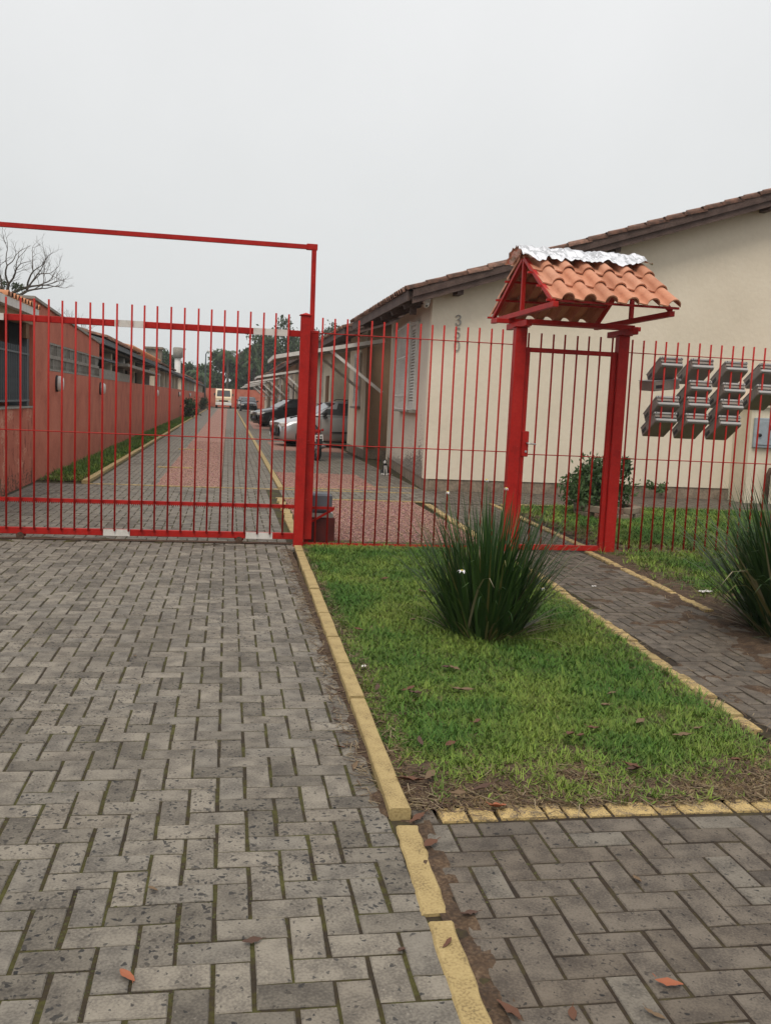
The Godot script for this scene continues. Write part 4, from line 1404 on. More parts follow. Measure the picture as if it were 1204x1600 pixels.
	g.quad_uv(Vector3(WALL_X, 0, -9.7), Vector3(WALL_X, 0, -15.0), Vector3(WALL_X, 1.14, -15.0), Vector3(WALL_X, 1.14, -9.7))
	part(lw, "wall_face", g.done(), M.red_plaster_stained)
	part(lw, "wall", bb(Vector3(-3.13, -0.05, -15.0), Vector3(WALL_X - 0.003, 1.138, -9.7)), M.red_plaster)
	part(lw, "sill", bb(Vector3(-3.15, 1.14, -15.0), Vector3(WALL_X + 0.02, 1.165, -9.7)), M.concrete_grey)
	part(lw, "jamb", bb(Vector3(-3.24, 1.166, -15.02), Vector3(-2.985, 2.44, -14.86)), M.grey_paint)
	part(lw, "lintel", bb(Vector3(-3.13, 2.38, -15.0), Vector3(WALL_X, 2.49, -9.7)), M.tan_wood)
	part(lw, "wood_block", bb(Vector3(-3.0, 2.16, -14.86), Vector3(-2.95, 2.42, -14.62)), M.brown_wood)
	part(lw, "fascia", bb(Vector3(-3.02, 2.492, -14.95), Vector3(WALL_X + 0.1, 2.6, -9.7)), M.white_paint)
	var gb := MB.new()
	var z := -14.7
	while z < -9.8:
		gb.bar(Vector3(-2.96, 1.23, z), Vector3(-2.96, 2.03, z), 0.02, 0.02)
		z += 0.115
	for yy in [1.25, 1.93]: gb.bar(Vector3(-2.96, yy, -14.85), Vector3(-2.96, yy, -9.8), 0.03, 0.025)
	part(lw, "grille", gb.done(), M.grey_paint)
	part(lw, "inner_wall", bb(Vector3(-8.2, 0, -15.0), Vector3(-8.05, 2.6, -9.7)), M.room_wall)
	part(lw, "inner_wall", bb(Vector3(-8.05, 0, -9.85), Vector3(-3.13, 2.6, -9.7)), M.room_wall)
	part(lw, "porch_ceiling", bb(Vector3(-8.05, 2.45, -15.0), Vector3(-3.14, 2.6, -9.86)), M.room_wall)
	var rb := MB.new()
	rb.prism([Vector2(-2.86, 2.602), Vector2(-2.86, 2.62), Vector2(-7.0, 2.72), Vector2(-7.0, 2.68)], 5.4, Transform3D(Basis(), Vector3(0, 0, -9.6)))
	part(lw, "roof", rb.done(), M.dark_wood)
	part(lw, "tile_field", tile_field(Vector3(-2.95, 2.635, -9.6), Vector3(-4.0, 0.1, 0), Vector3(0, 0, -5.4)), M.clay_old_dark).set_meta("kind", "stuff")
	var hb2 := half_barrel(0.4, 0.07, 0.065)
	z = -14.85
	while z < -12.7:
		var o := part(lw, "eave_tile", hb2, M.clay_orange if r.randf() < 0.8 else M.clay_old, true)
		o.transform = Transform3D(Basis(Vector3.UP, PI) * Basis(Vector3(0, 0, 1), 0.03), Vector3(-2.8, 2.60, z) - lw.position)
		z += 0.2
	# gable end with patterned vents
	var gw := thing("red_house", "long red plastered house wall with grey patterned vent blocks and a sloping top", "house", Vector3(WALL_X, 0, -18.7))
	g = MB.new()
	var flip := Transform3D(Basis(Vector3(0, 0, -1), Vector3.UP, Vector3(1, 0, 0)), Vector3(WALL_X, 0, 0))
	g.prism([Vector2(15.02, 0.0), Vector2(22.42, 0.0), Vector2(22.42, 1.73), Vector2(15.02, 1.73)], 0.2, flip)
	g.prism([Vector2(15.02, 1.73), Vector2(16.25, 1.73), Vector2(16.25, 2.2), Vector2(22.42, 2.2), Vector2(22.42, 2.5), Vector2(15.02, 2.77)], 0.2, flip)
	part(gw, "wall", g.done(), M.red_plaster)
	g = MB.new()
	g.bar(Vector3(WALL_X - 0.1, 2.79, -15.0), Vector3(WALL_X - 0.1, 2.52, -22.5), 0.26, 0.045, Vector3.UP)
	part(gw, "coping", g.done(), M.concrete_grey)
	part(gw, "end_return", bb(Vector3(-8.2, 0, -15.2), Vector3(WALL_X - 0.2, 2.7, -15.022)), M.red_plaster)
	var edges := [16.25, 17.53, 18.87, 20.42, 22.42]
	for k in 4:
		var va := MB.new()
		var a: float = edges[k] + 0.02
		var c: float = edges[k + 1] - 0.02
		var cells := 3
		var cw := (c - a) / cells
		for j in 2:
			for i in cells:
				var z_a := -(a + cw * i)
				var z_c := -(a + cw * (i + 1))
				var y_a := 1.735 + 0.231 * j
				for e in [[Vector3(WALL_X - 0.05, y_a + 0.015, (z_a + z_c) / 2), Vector3(0.1, 0.03, cw)], [Vector3(WALL_X - 0.05, y_a + 0.216, (z_a + z_c) / 2), Vector3(0.1, 0.03, cw)], [Vector3(WALL_X - 0.05, y_a + 0.115, z_a - 0.015), Vector3(0.098, 0.17, 0.03)]]:
					va.box(e[0], e[1])
				for d in 5:
					var u := (d + 0.5) / 5.0
					va.bar(Vector3(WALL_X - 0.045, y_a + 0.02, lerpf(z_a, z_c, clampf(u - 0.12, 0, 1))), Vector3(WALL_X - 0.045, y_a + 0.21, lerpf(z_a, z_c, clampf(u + 0.12 * (1 if (i + j) % 2 else -2), 0, 1))), 0.025, 0.07, Vector3.RIGHT)
		part(gw, "vent_block", va.done(), M.concrete_grey)
	part(gw, "back_wall", bb(Vector3(-8.2, 0, -22.42), Vector3(-8.05, 2.8, -15.2)), M.room_wall)
	part(gw, "inner_end_wall", bb(Vector3(-8.05, 0, -22.42), Vector3(WALL_X - 0.21, 2.5, -22.3)), M.room_wall)
	g = MB.new()
	g.prism([Vector2(15.02, 2.70), Vector2(22.42, 2.44), Vector2(22.42, 2.5), Vector2(15.02, 2.76)], 5.0, Transform3D(flip.basis, Vector3(WALL_X - 0.2, 0, 0)))
	part(gw, "roof", g.done(), M.concrete_grey)
	# low boundary wall running to the end of the drive
	var bw := thing("boundary_wall", "low red plastered boundary wall running down the whole drive", "wall", Vector3(WALL_X, 0, -75))
	part(bw, "wall", bb(Vector3(-3.1, -0.05, -126), Vector3(WALL_X, 1.72, -22.421)), M.red_plaster)
	part(bw, "coping", bb(Vector3(-3.12, 1.72, -29.5), Vector3(WALL_X + 0.006, 1.95, -22.44)), M.concrete_grey)
	# houses over that wall
	var ls := [[-22.6, -39.5, "grey-roofed house with dark porch openings above the red wall"], [-41.0, -62.0, "house with pale window panels above the red wall, under the square chimney"], [-64.0, -90.0, "long low house beyond the water tower"], [-92.0, -118.0, "last low house at the end of the red wall"]]
	for k in ls.size():
		var z0: float = ls[k][0]
		var z1: float = ls[k][1]
		var h := thing("low_house", ls[k][2], "house", Vector3(-4.5, 0, z0), "low houses behind the red wall")
		if k == 0:
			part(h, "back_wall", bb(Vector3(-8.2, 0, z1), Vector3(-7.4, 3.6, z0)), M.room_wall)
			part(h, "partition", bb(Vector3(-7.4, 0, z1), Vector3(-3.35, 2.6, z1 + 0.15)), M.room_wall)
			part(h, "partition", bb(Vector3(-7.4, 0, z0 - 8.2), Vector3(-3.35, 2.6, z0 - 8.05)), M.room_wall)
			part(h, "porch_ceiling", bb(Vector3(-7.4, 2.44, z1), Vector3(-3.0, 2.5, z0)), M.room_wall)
		else:
			part(h, "wall", bb(Vector3(-8.2, 0, z1), Vector3(-4.4, 2.86, z0)), M.pale_plaster)
		var zz := z0 - (3.6 if k == 0 else 0.2)
		var i := 0
		while zz > z1:
			part(h, "post", bb(Vector3(-3.32, 0, zz - 0.3), Vector3(-3.12, 2.5, zz)), M.pale_plaster if i % 3 != 1 else M.white_paint)
			if k > 0 or i > 2:
				if i % 2 == 0:
					part(h, "panel", bb(Vector3(-3.3, 1.6, zz - 1.5), Vector3(-3.24, 2.5, zz - 0.6)), [M.pale_plaster, M.white_paint, M.tan_plaster][i % 3])
				else:
					part(h, "window", bb(Vector3(-3.3, 1.7, zz - 1.8), Vector3(-3.26, 2.45, zz - 0.5)), M.glass)
			zz -= 3.1
			i += 1
		var rp := MB.new()
		rp.prism([Vector2(-2.82, 2.5), Vector2(-2.82, 2.62), Vector2(-7.5, 3.75), Vector2(-7.5, 3.63)], z0 - z1 + 0.2, Transform3D(Basis(), Vector3(0, 0, z0 + 0.1)))
		part(h, "roof", rp.done(), M.grey_paint)
		part(h, "tile_field", tile_field(Vector3(-2.8, 2.65, z0 + 0.1), Vector3(-4.6, 1.12, 0), Vector3(0, 0, z1 - z0 - 0.2), 0.24, 0.5), M.clay_old if k != 1 else M.clay_old_dark).set_meta("kind", "stuff")
		if k == 0:
			zz = -28.0
			while zz > -39.0:
				var o := part(h, "eave_tile", half_barrel(0.5, 0.11, 0.1), M.clay_orange, true)
				o.transform = Transform3D(Basis(Vector3.UP, PI) * Basis(Vector3(0, 0, 1), 0.2), Vector3(-2.72, 2.66, zz) - h.position)
				zz -= 0.3
			part(h, "porch_beam", bb(Vector3(-3.1, 2.18, -30), Vector3(-3.0, 2.24, -22.7)), M.grey_paint)
			part(h, "lower_eave", bb(Vector3(-3.3, 2.12, -39.0), Vector3(-2.7, 2.2, -26.4)), M.concrete_grey)
	# wall lamps
	var lz := [[-16.97, 1.53, "oval wall lamp on the red wall under the patterned vents, closest to the gate"], [-22.56, 1.49, "oval wall lamp on the red wall, second from the gate"], [-39.4, 1.44, "oval wall lamp on the red wall, third from the gate"], [-57.3, 1.43, "oval wall lamp on the red wall, fourth from the gate"], [-73.1, 1.41, "oval wall lamp on the red wall, fifth from the gate"]]
	var lamp0: Node3D = null
	for q3 in lz:
		var l: Node3D
		if lamp0 == null:
			l = thing("wall_lamp", q3[2], "lamp", Vector3(WALL_X, q3[1], q3[0]), "bulkhead lamps along the red wall")
			lamp0 = l
			var lb := MB.new(true)
			var ov := func(sx: float, sy: float, xx: float) -> Array:
				var o := []
				for i in 16:
					var a := TAU * i / 16
					o.append(Vector3(xx, sin(a) * sy, -cos(a) * sx))
				return o
			var shells := [[0.09, 0.14, 0.0], [0.095, 0.145, 0.02], [0.088, 0.138, 0.038]]
			for i in 2:
				var ra: Array = ov.call(shells[i][0], shells[i][1], shells[i][2])
				var rc: Array = ov.call(shells[i + 1][0], shells[i + 1][1], shells[i + 1][2])
				for j in 16: lb.quad(ra[j], ra[(j + 1) % 16], rc[(j + 1) % 16], rc[j])
			part(l, "casing", lb.done(), M.dark_plastic, true)
			lb = MB.new(true)
			shells = [[0.084, 0.132, 0.036], [0.084, 0.13, 0.09], [0.06, 0.1, 0.125], [0.004, 0.006, 0.138]]
			for i in 3:
				var ra: Array = ov.call(shells[i][0], shells[i][1], shells[i][2])
				var rc: Array = ov.call(shells[i + 1][0], shells[i + 1][1], shells[i + 1][2])
				for j in 16: lb.quad(ra[j], ra[(j + 1) % 16], rc[(j + 1) % 16], rc[j])
			part(l, "glass", lb.done(), M.lamp_glass, true)
		else:
			l = lamp0.duplicate()
			l.name = numbered("wall_lamp")
			add_child(l)
			l.position = Vector3(WALL_X, q3[1], q3[0])
			l.set_meta("label", q3[2])
	# chimney and water tower
	var ch := thing("chimney", "dark square chimney with a flat cap above the low roofs", "chimney", Vector3(-4.35, 2.8, -57.5))
	part(ch, "shaft", bb(Vector3(-4.85, 2.7, -58), Vector3(-3.95, 4.0, -57)), M.plinth)
	part(ch, "cap", bb(Vector3(-4.95, 4.0, -58.1), Vector3(-3.85, 4.12, -56.9)), M.plinth)
	var wt := thing("water_tower", "slim pale water tower with a wider round tank on top", "water tower", Vector3(-4.2, 0, -80))
	var wb := MB.new(true)
	wb.tube([Vector3(-4.2, 0, -80), Vector3(-4.2, 4.45, -80)], [0.25, 0.25], 16)
	part(wt, "column", wb.done(), M.white_paint)
	wb = MB.new(true)
	wb.tube([Vector3(-4.2, 4.36, -80), Vector3(-4.2, 4.46, -80), Vector3(-4.2, 5.2, -80), Vector3(-4.2, 5.26, -80)], [0.26, 0.41, 0.41, 0.3], 18)
	var tank := part(wt, "tank", wb.done(), M.concrete_grey)
	part(tank, "outlet_pipe", bb(Vector3(-3.8, 5.1, -80.05), Vector3(-3.55, 5.18, -79.95)), M.concrete_grey)
	# far end
	var ew := thing("end_wall", "brick red wall closing the far end of the drive behind the van", "wall", Vector3(0, 0, -126))
	part(ew, "wall", bb(Vector3(-3.1, 0, -126.4), Vector3(9, 2.4, -126.1)), M.red_plaster)
	var hh := thing("far_house", "tiny house with a dark pitched roof and white gable among the far trees", "house", Vector3(3.6, 0, -136))
	g = MB.new()
	g.prism([Vector2(1.2, 0), Vector2(6.2, 0), Vector2(6.2, 3.6), Vector2(3.7, 5.6), Vector2(1.2, 3.6)], 5, Transform3D(Basis(), Vector3(0, 0, -136)))
	part(hh, "wall", g.done(), M.white_paint)
	for s in [[0.7, 3.3, 3.72, 5.75], [6.7, 3.3, 3.68, 5.75]]:
		g = MB.new()
		g.bar(Vector3(s[0], s[1], -138.4), Vector3(s[2], s[3], -138.4), 6.0, 0.14, Vector3(0, 0, 1).cross(Vector3(s[2] - s[0], s[3] - s[1], 0)).cross(Vector3(s[2] - s[0], s[3] - s[1], 0)).normalized())
		part(hh, "roof", g.done(), M.dark_wood)
	var lp := thing("street_lamp", "tall dark pole with a pale lamp head standing among the far trees", "street lamp", Vector3(-2.7, 0, -112))
	g = MB.new(true)
	g.tube([Vector3(-2.7, 0, -112), Vector3(-2.7, 6.2, -112), Vector3(-2.5, 6.5, -112)], [0.1, 0.07, 0.05], 6)
	part(lp, "pole", g.done(), M.grey_paint)
	part(lp, "lamp_head", bx(Vector3(-2.25, 6.52, -112), Vector3(0.7, 0.14, 0.3), 0.04), M.white_paint)

# ---------------------------------------------------------------- vehicles
# built nose towards -x, standing at the origin
func car_parts(t: Node3D, paint: Material, length: float, rails: bool, dark_glass: Material):
	var k := length / 4.2
	var b := MB.new(true)
	var st := [[0.0, 0.30, 0.60, 0.66], [0.03, 0.24, 0.66, 0.74], [0.12, 0.21, 0.74, 0.80], [0.35, 0.20, 0.82, 0.83], [0.8, 0.20, 0.92, 0.845], [1.12, 0.20, 0.99, 0.85], [2.2, 0.20, 1.0, 0.855], [3.3, 0.20, 1.01, 0.85], [3.85, 0.22, 1.02, 0.83], [4.12, 0.26, 0.98, 0.78], [4.2, 0.34, 0.86, 0.72]]
	var rings := []
	for s in st:
		var w: float = s[3]
		var y0: float = s[1]
		var y1: float = s[2]
		var half := [Vector2(0, y0), Vector2(w * 0.9, y0), Vector2(w * 0.985, y0 + 0.08), Vector2(w, (y0 + y1) * 0.5), Vector2(w * 0.985, y1 - 0.14), Vector2(w * 0.93, y1 - 0.04), Vector2(w * 0.8, y1), Vector2(w * 0.4, y1 + 0.025), Vector2(0, y1 + 0.03)]
		var o := []
		for p in half: o.append(Vector3(s[0] * k, p.y, p.x))
		for i in range(half.size() - 2, 0, -1): o.append(Vector3(s[0] * k, half[i].y, -half[i].x))
		rings.append(o)
	var n: int = rings[0].size()
	for i in rings.size() - 1:
		for j in n:
			b.quad(rings[i][j], rings[i + 1][j], rings[i + 1][(j + 1) % n], rings[i][(j + 1) % n])
	for e in [[rings[0], false], [rings[-1], true]]:
		for j in range(1, n - 1):
			if e[1]: b.tri(e[0][0], e[0][j], e[0][j + 1])
			else: b.tri(e[0][0], e[0][j + 1], e[0][j])
	part(t, "body", b.done(), paint, true)
	# cabin
	var prof := [Vector2(1.0, 0.985), Vector2(1.72, 1.38), Vector2(1.95, 1.445), Vector2(2.6, 1.475), Vector2(3.25, 1.44), Vector2(3.5, 1.36), Vector2(3.98, 1.0)]
	var ws := [0.78, 0.655, 0.60, 0.59, 0.60, 0.64, 0.76]
	b = MB.new(true)
	for i in prof.size() - 1:
		var a0 := Vector3(prof[i].x * k, prof[i].y, ws[i])
		var a1 := Vector3(prof[i + 1].x * k, prof[i + 1].y, ws[i + 1])
		var m := Vector3(1, 1, -1)
		b.quad(a0, a1, a1 * m, a0 * m)
		for s in [1.0, -1.0]:
			var f := Vector3(1, 1, s)
			var c0 := Vector3(prof[i].x * k, 0.97, 0.80)
			var c1 := Vector3(prof[i + 1].x * k, 0.97, 0.80)
			if s > 0: b.quad(c0, c1, a1, a0)
			else: b.quad(a0 * f, a1 * f, c1 * f, c0 * f)
	part(t, "cabin", b.done(), paint, true)
	var g := MB.new()
	# windscreen and rear glass, a little proud of the cabin
	g.quad(Vector3(1.04 * k, 1.02, 0.70), Vector3(1.70 * k, 1.375, 0.60), Vector3(1.70 * k, 1.375, -0.60), Vector3(1.04 * k, 1.02, -0.70))
	var ws2 := MB.new()
	ws2.quad(Vector3(1.035 * k, 1.015, 0.70), Vector3(1.035 * k, 1.015, -0.70), Vector3(1.69 * k, 1.385, -0.60), Vector3(1.69 * k, 1.385, 0.60))
	part(t, "windscreen", ws2.done(), dark_glass, true)
	ws2 = MB.new()
	ws2.quad(Vector3(3.98 * k, 1.03, 0.69), Vector3(3.54 * k, 1.37, 0.60), Vector3(3.54 * k, 1.37, -0.60), Vector3(3.98 * k, 1.03, -0.69))
	part(t, "rear_window", ws2.done(), dark_glass, true)
	for s in [1.0, -1.0]:
		for w in [[1.18, 1.62, 2.28, 2.28], [2.36, 2.36, 3.3, 3.62]]:
			var q := []
			for v in [[w[0], 1.02], [w[3], 1.02], [w[2], 1.38], [w[1], 1.38]]:
				var tt: float = (v[1] - 0.97) / (1.45 - 0.97)
				q.append(Vector3(v[0] * k, v[1], s * (lerpf(0.80, 0.605, tt) + 0.012)))
			var gm := MB.new()
			if s > 0: gm.quad(q[0], q[1], q[2], q[3])
			else: gm.quad(q[3], q[2], q[1], q[0])
			part(t, "side_window", gm.done(), dark_glass, true)
		var mi := MB.new(true)
		mi.tube([Vector3(1.32 * k, 1.03, s * 0.80), Vector3(1.3 * k, 1.05, s * 0.88), Vector3(1.29 * k, 1.06, s * 1.0)], [0.04, 0.085, 0.06], 10)
		part(t, "mirror", mi.done(), M.dark_plastic, true)
		var dm := MB.new()
		dm.box(Vector3(2.5 * k, 0.48, s * 0.857), Vector3(1.9 * k, 0.05, 0.02))
		dm.box(Vector3(2.32 * k, 0.66, s * 0.856), Vector3(0.008, 0.66, 0.008))
		dm.box(Vector3(1.2 * k, 0.6, s * 0.852), Vector3(0.008, 0.72, 0.008))
		part(t, "door_trim", dm.done(), M.dark_plastic, true)
		part(t, "door_handle", bx(Vector3(2.12 * k, 0.86, s * 0.85), Vector3(0.16, 0.03, 0.04), 0.006), paint, true)
		part(t, "headlight", bx(Vector3(0.14 * k, 0.66, s * 0.60), Vector3(0.26, 0.15, 0.34), 0.03), M.headlight, true)
		part(t, "fog_lamp", bx(Vector3(0.045, 0.34, s * 0.55), Vector3(0.08, 0.09, 0.14), 0.02), M.headlight, true)
		part(t, "tail_light", bx(Vector3(4.1 * k, 0.78, s * 0.66), Vector3(0.16, 0.22, 0.18), 0.03), M.tail_red, true)
		if rails:
			var rl := MB.new(true)
			rl.tube([Vector3(2.0 * k, 1.44, s * 0.56), Vector3(2.1 * k, 1.5, s * 0.56), Vector3(3.2 * k, 1.5, s * 0.56), Vector3(3.3 * k, 1.43, s * 0.56)], [0.014, 0.014, 0.014, 0.014], 6)
			part(t, "roof_rail", rl.done(), M.dark_plastic, true)
		for x in [0.78 * k, 3.35 * k]:
			var ar := MB.new()
			ar.disc(Vector3(x, 0.31, s * 0.858), Vector3(0, 0, s), 0.36, 20)
			part(t, "wheel_arch", ar.done(), M.black, true)
			var wb := MB.new(true)
			wb.tube([Vector3(x, 0.31, s * 0.68), Vector3(x, 0.31, s * 0.70), Vector3(x, 0.31, s * 0.855), Vector3(x, 0.31, s * 0.875)], [0.28, 0.31, 0.31, 0.285], 20)
			var wh := part(t, "wheel", wb.done(), M.rubber, true)
			var rm := MB.new()
			rm.disc(Vector3(x, 0.31, s * 0.879), Vector3(0, 0, s), 0.19, 18)
			for q in 5:
				var a := TAU * q / 5.0
				rm.bar(Vector3(x, 0.31, s * 0.885), Vector3(x + cos(a) * 0.185, 0.31 + sin(a) * 0.185, s * 0.882), 0.05, 0.012, Vector3(0, 0, 1))
			part(wh, "rim", rm.done(), M.alloy, true)
	var gr := MB.new()
	for j in 4: gr.box(Vector3(0.03, 0.59 + 0.042 * j, 0), Vector3(0.06, 0.014, 0.72))
	part(t, "grille", gr.done(), M.steel, true)
	part(t, "air_intake", bx(Vector3(0.0, 0.36, 0), Vector3(0.05, 0.12, 0.9), 0.02), M.black, true)
	part(t, "number_plate", bx(Vector3(-0.03, 0.47, 0), Vector3(0.015, 0.12, 0.4)), M.motor_grey, true)
	part(t, "floor_pan", bx(Vector3(2.1 * k, 0.19, 0), Vector3(3.9 * k, 0.06, 1.4)), M.black, true)


func torus(c: Vector3, axis: Vector3, R: float, r: float) -> MB:
	var b := MB.new(true)
	var x := axis.cross(Vector3.UP).normalized()
	var y := x.cross(axis).normalized()
	var pts := []
	for k in 21:
		var a := TAU * k / 20
		pts.append(c + (x * cos(a) + y * sin(a)) * R)
	b.tube(pts, range(21).map(func(_i): return r), 8, false)
	return b


func vehicles():
	var c := thing("car", "silver estate car with roof rails nosing out of its parking bay", "car", Vector3(1.45, 0, -29.4), "cars parked along the drive")
	car_parts(c, M.car_silver, 4.3, true, M.glass)
	c.rotation.y = 0.2
	c = thing("car", "black car nosing out of its bay beyond the silver car", "car", Vector3(1.3, 0, -47.9), "cars parked along the drive")
	car_parts(c, M.car_black, 4.2, false, M.glass)
	c.rotation.y = 0.25
	# a covered load on a rack behind the bonnet of the black car
	c = thing("car", "small dark blue car facing the gate, far down the drive", "car", Vector3(2.05, 0, -96.0), "cars parked along the drive")
	car_parts(c, M.car_navy, 4.1, false, M.glass)
	c.rotation.y = PI / 2
	c = thing("car", "light grey car half hidden behind the far dark blue car", "car", Vector3(1.9, 0, -112.0), "cars parked along the drive")
	car_parts(c, M.car_grey, 4.2, false, M.glass)
	c.rotation.y = PI / 2
	# cream van at the end
	var v := thing("van", "cream minibus with a white bumper parked at the far end of the drive", "van", Vector3(-0.55, 0, -112.0))
	var b := MB.new()
	b.prism([Vector2(0, 0.35), Vector2(4.6, 0.35), Vector2(4.6, 2.2), Vector2(1.2, 2.28), Vector2(0.75, 2.16), Vector2(0.12, 1.35), Vector2(0.0, 1.2)].map(func(p): return Vector2(-p.x, p.y)), 1.84, Transform3D(Basis(Vector3(0, 0, 1), Vector3.UP, Vector3(-1, 0, 0)), Vector3(0.92, 0, 0)) * Transform3D(Basis(), Vector3(0, 0, 1.84)))
	part(v, "body", b.done(), M.van_cream, true)
	b = MB.new()
	b.quad(Vector3(-0.8, 1.38, -0.12), Vector3(0.8, 1.38, -0.12), Vector3(0.72, 2.1, -0.69), Vector3(-0.72, 2.1, -0.69))
	part(v, "windscreen", b.done(), M.glass, true)
	part(v, "bumper", bx(Vector3(0, 0.52, 0.03), Vector3(1.86, 0.34, 0.2), 0.04), M.white_gloss, true)
	part(v, "grille", bx(Vector3(0, 0.86, 0.01), Vector3(1.5, 0.16, 0.05)), M.dark_plastic, true)
	part(v, "windscreen_pillar", bx(Vector3(0, 1.74, -0.4), Vector3(0.05, 0.72, 0.62)), M.van_cream, true)
	for s in [-1.0, 1.0]:
		part(v, "headlight", bx(Vector3(s * 0.68, 0.86, 0.03), Vector3(0.3, 0.18, 0.06), 0.02), M.headlight, true)
		part(v, "mirror", bx(Vector3(s * 1.05, 1.6, -0.25), Vector3(0.16, 0.3, 0.1), 0.02), M.dark_plastic, true)
		for z in [-0.75, -3.7]:
			var w := MB.new(true)
			w.tube([Vector3(s * 0.72, 0.34, z), Vector3(s * 0.93, 0.34, z)], [0.34, 0.34], 16)
			part(v, "wheel", w.done(), M.rubber, true)
	# motorcycle, tail towards the gate
	var m := thing("motorcycle", "dark red motorcycle with its number plate towards the gate, parked before the silver car", "motorcycle", Vector3(2.14, 0, -22.5))
	m.rotation = Vector3(0, 0.22, 0.08)
	for z in [0.0, -1.28]:
		var tw := torus(Vector3(0, 0.3, z), Vector3.RIGHT, 0.255, 0.05)
		var wh := part(m, "wheel", tw.done(), M.rubber, true)
		var sp := MB.new()
		for k in 8:
			var a := TAU * k / 8
			sp.bar(Vector3(0, 0.3, z), Vector3(0, 0.3 + sin(a) * 0.23, z + cos(a) * 0.23), 0.012, 0.012, Vector3.RIGHT)
		sp.tube([Vector3(-0.05, 0.3, z), Vector3(0.05, 0.3, z)], [0.05, 0.05], 10)
		part(wh, "spokes", sp.done(), M.alloy, true)
	var fb := MB.new(true)
	fb.tube([Vector3(0, 0.75, 0.12), Vector3(0, 0.78, -0.2), Vector3(0, 0.8, -0.55), Vector3(0, 0.85, -0.75)], [0.06, 0.11, 0.12, 0.05], 10)
	part(m, "seat", fb.done(), M.black, true)
	fb = MB.new(true)
	fb.tube([Vector3(0, 0.82, -0.5), Vector3(0, 0.88, -0.65), Vector3(0, 0.88, -0.9), Vector3(0, 0.84, -1.02)], [0.08, 0.14, 0.13, 0.05], 12)
	part(m, "fuel_tank", fb.done(), M.moto_red, true)
	fb = MB.new(true)
	fb.tube([Vector3(0, 0.62, 0.22), Vector3(0, 0.68, 0.05), Vector3(0, 0.7, -0.35)], [0.03, 0.07, 0.08], 8)
	part(m, "tail", fb.done(), M.moto_red, true)
	fb = MB.new()
	fb.box(Vector3(0, 0.42, -0.68), Vector3(0.26, 0.32, 0.36), Basis(), 0.05)
	part(m, "engine", fb.done(), M.dark_plastic, true)
	fb = MB.new(true)
	fb.tube([Vector3(0, 0.3, 0), Vector3(0.08, 0.34, -0.45), Vector3(0, 0.4, -0.6)], [0.025, 0.03, 0.03], 6)
	fb.tube([Vector3(0, 0.4, -0.6), Vector3(0, 0.75, -0.9), Vector3(0, 0.92, -1.0)], [0.03, 0.03, 0.03], 6)
	part(m, "frame", fb.done(), M.black, true)
	fb = MB.new(true)
	for s in [-0.09, 0.09]:
		fb.tube([Vector3(s, 0.3, -1.28), Vector3(s, 0.95, -1.02)], [0.022, 0.026], 6)
	part(m, "fork", fb.done(), M.alloy, true)
	fb = MB.new(true)
	fb.tube([Vector3(-0.36, 1.02, -0.88), Vector3(-0.2, 1.04, -0.98), Vector3(0.2, 1.04, -0.98), Vector3(0.36, 1.02, -0.88)], [0.018, 0.013, 0.013, 0.018], 6)
	part(m, "handlebar", fb.done(), M.black, true)
	fb = MB.new(true)
	fb.tube([Vector3(0.12, 0.32, -0.6), Vector3(0.15, 0.3, -0.2), Vector3(0.16, 0.34, 0.12)], [0.025, 0.045, 0.04], 8)
	part(m, "exhaust", fb.done(), M.alloy, true)
	part(m, "tail_light", bx(Vector3(0, 0.72, 0.17), Vector3(0.14, 0.08, 0.05), 0.015), M.tail_red, true)
	for s in [-1.0, 1.0]:
		part(m, "indicator", bx(Vector3(s * 0.14, 0.74, 0.1), Vector3(0.06, 0.06, 0.06), 0.015), M.tail_red, true)
	var pl := part(m, "number_plate", bx(Vector3(0, 0.56, 0.235), Vector3(0.2, 0.16, 0.01)), M.white_gloss, true)
	var mk := MB.new()
	for j in 3: mk.box(Vector3(-0.055 + 0.055 * j, 0.585, 0.2412), Vector3(0.034, 0.045, 0.003))
	for j in 4: mk.box(Vector3(-0.066 + 0.044 * j, 0.52, 0.2412), Vector3(0.028, 0.05, 0.003))
	part(pl, "plate_marks", mk.done(), M.dark_plastic, true)
	var gu := MB.new()
	gu.bar(Vector3(0, 0.66, 0.2), Vector3(0, 0.42, 0.27), 0.15, 0.01, Vector3.RIGHT.cross(Vector3(0, -0.24, 0.07)).normalized())
	part(m, "mudguard", gu.done(), M.black, true)
	cat()


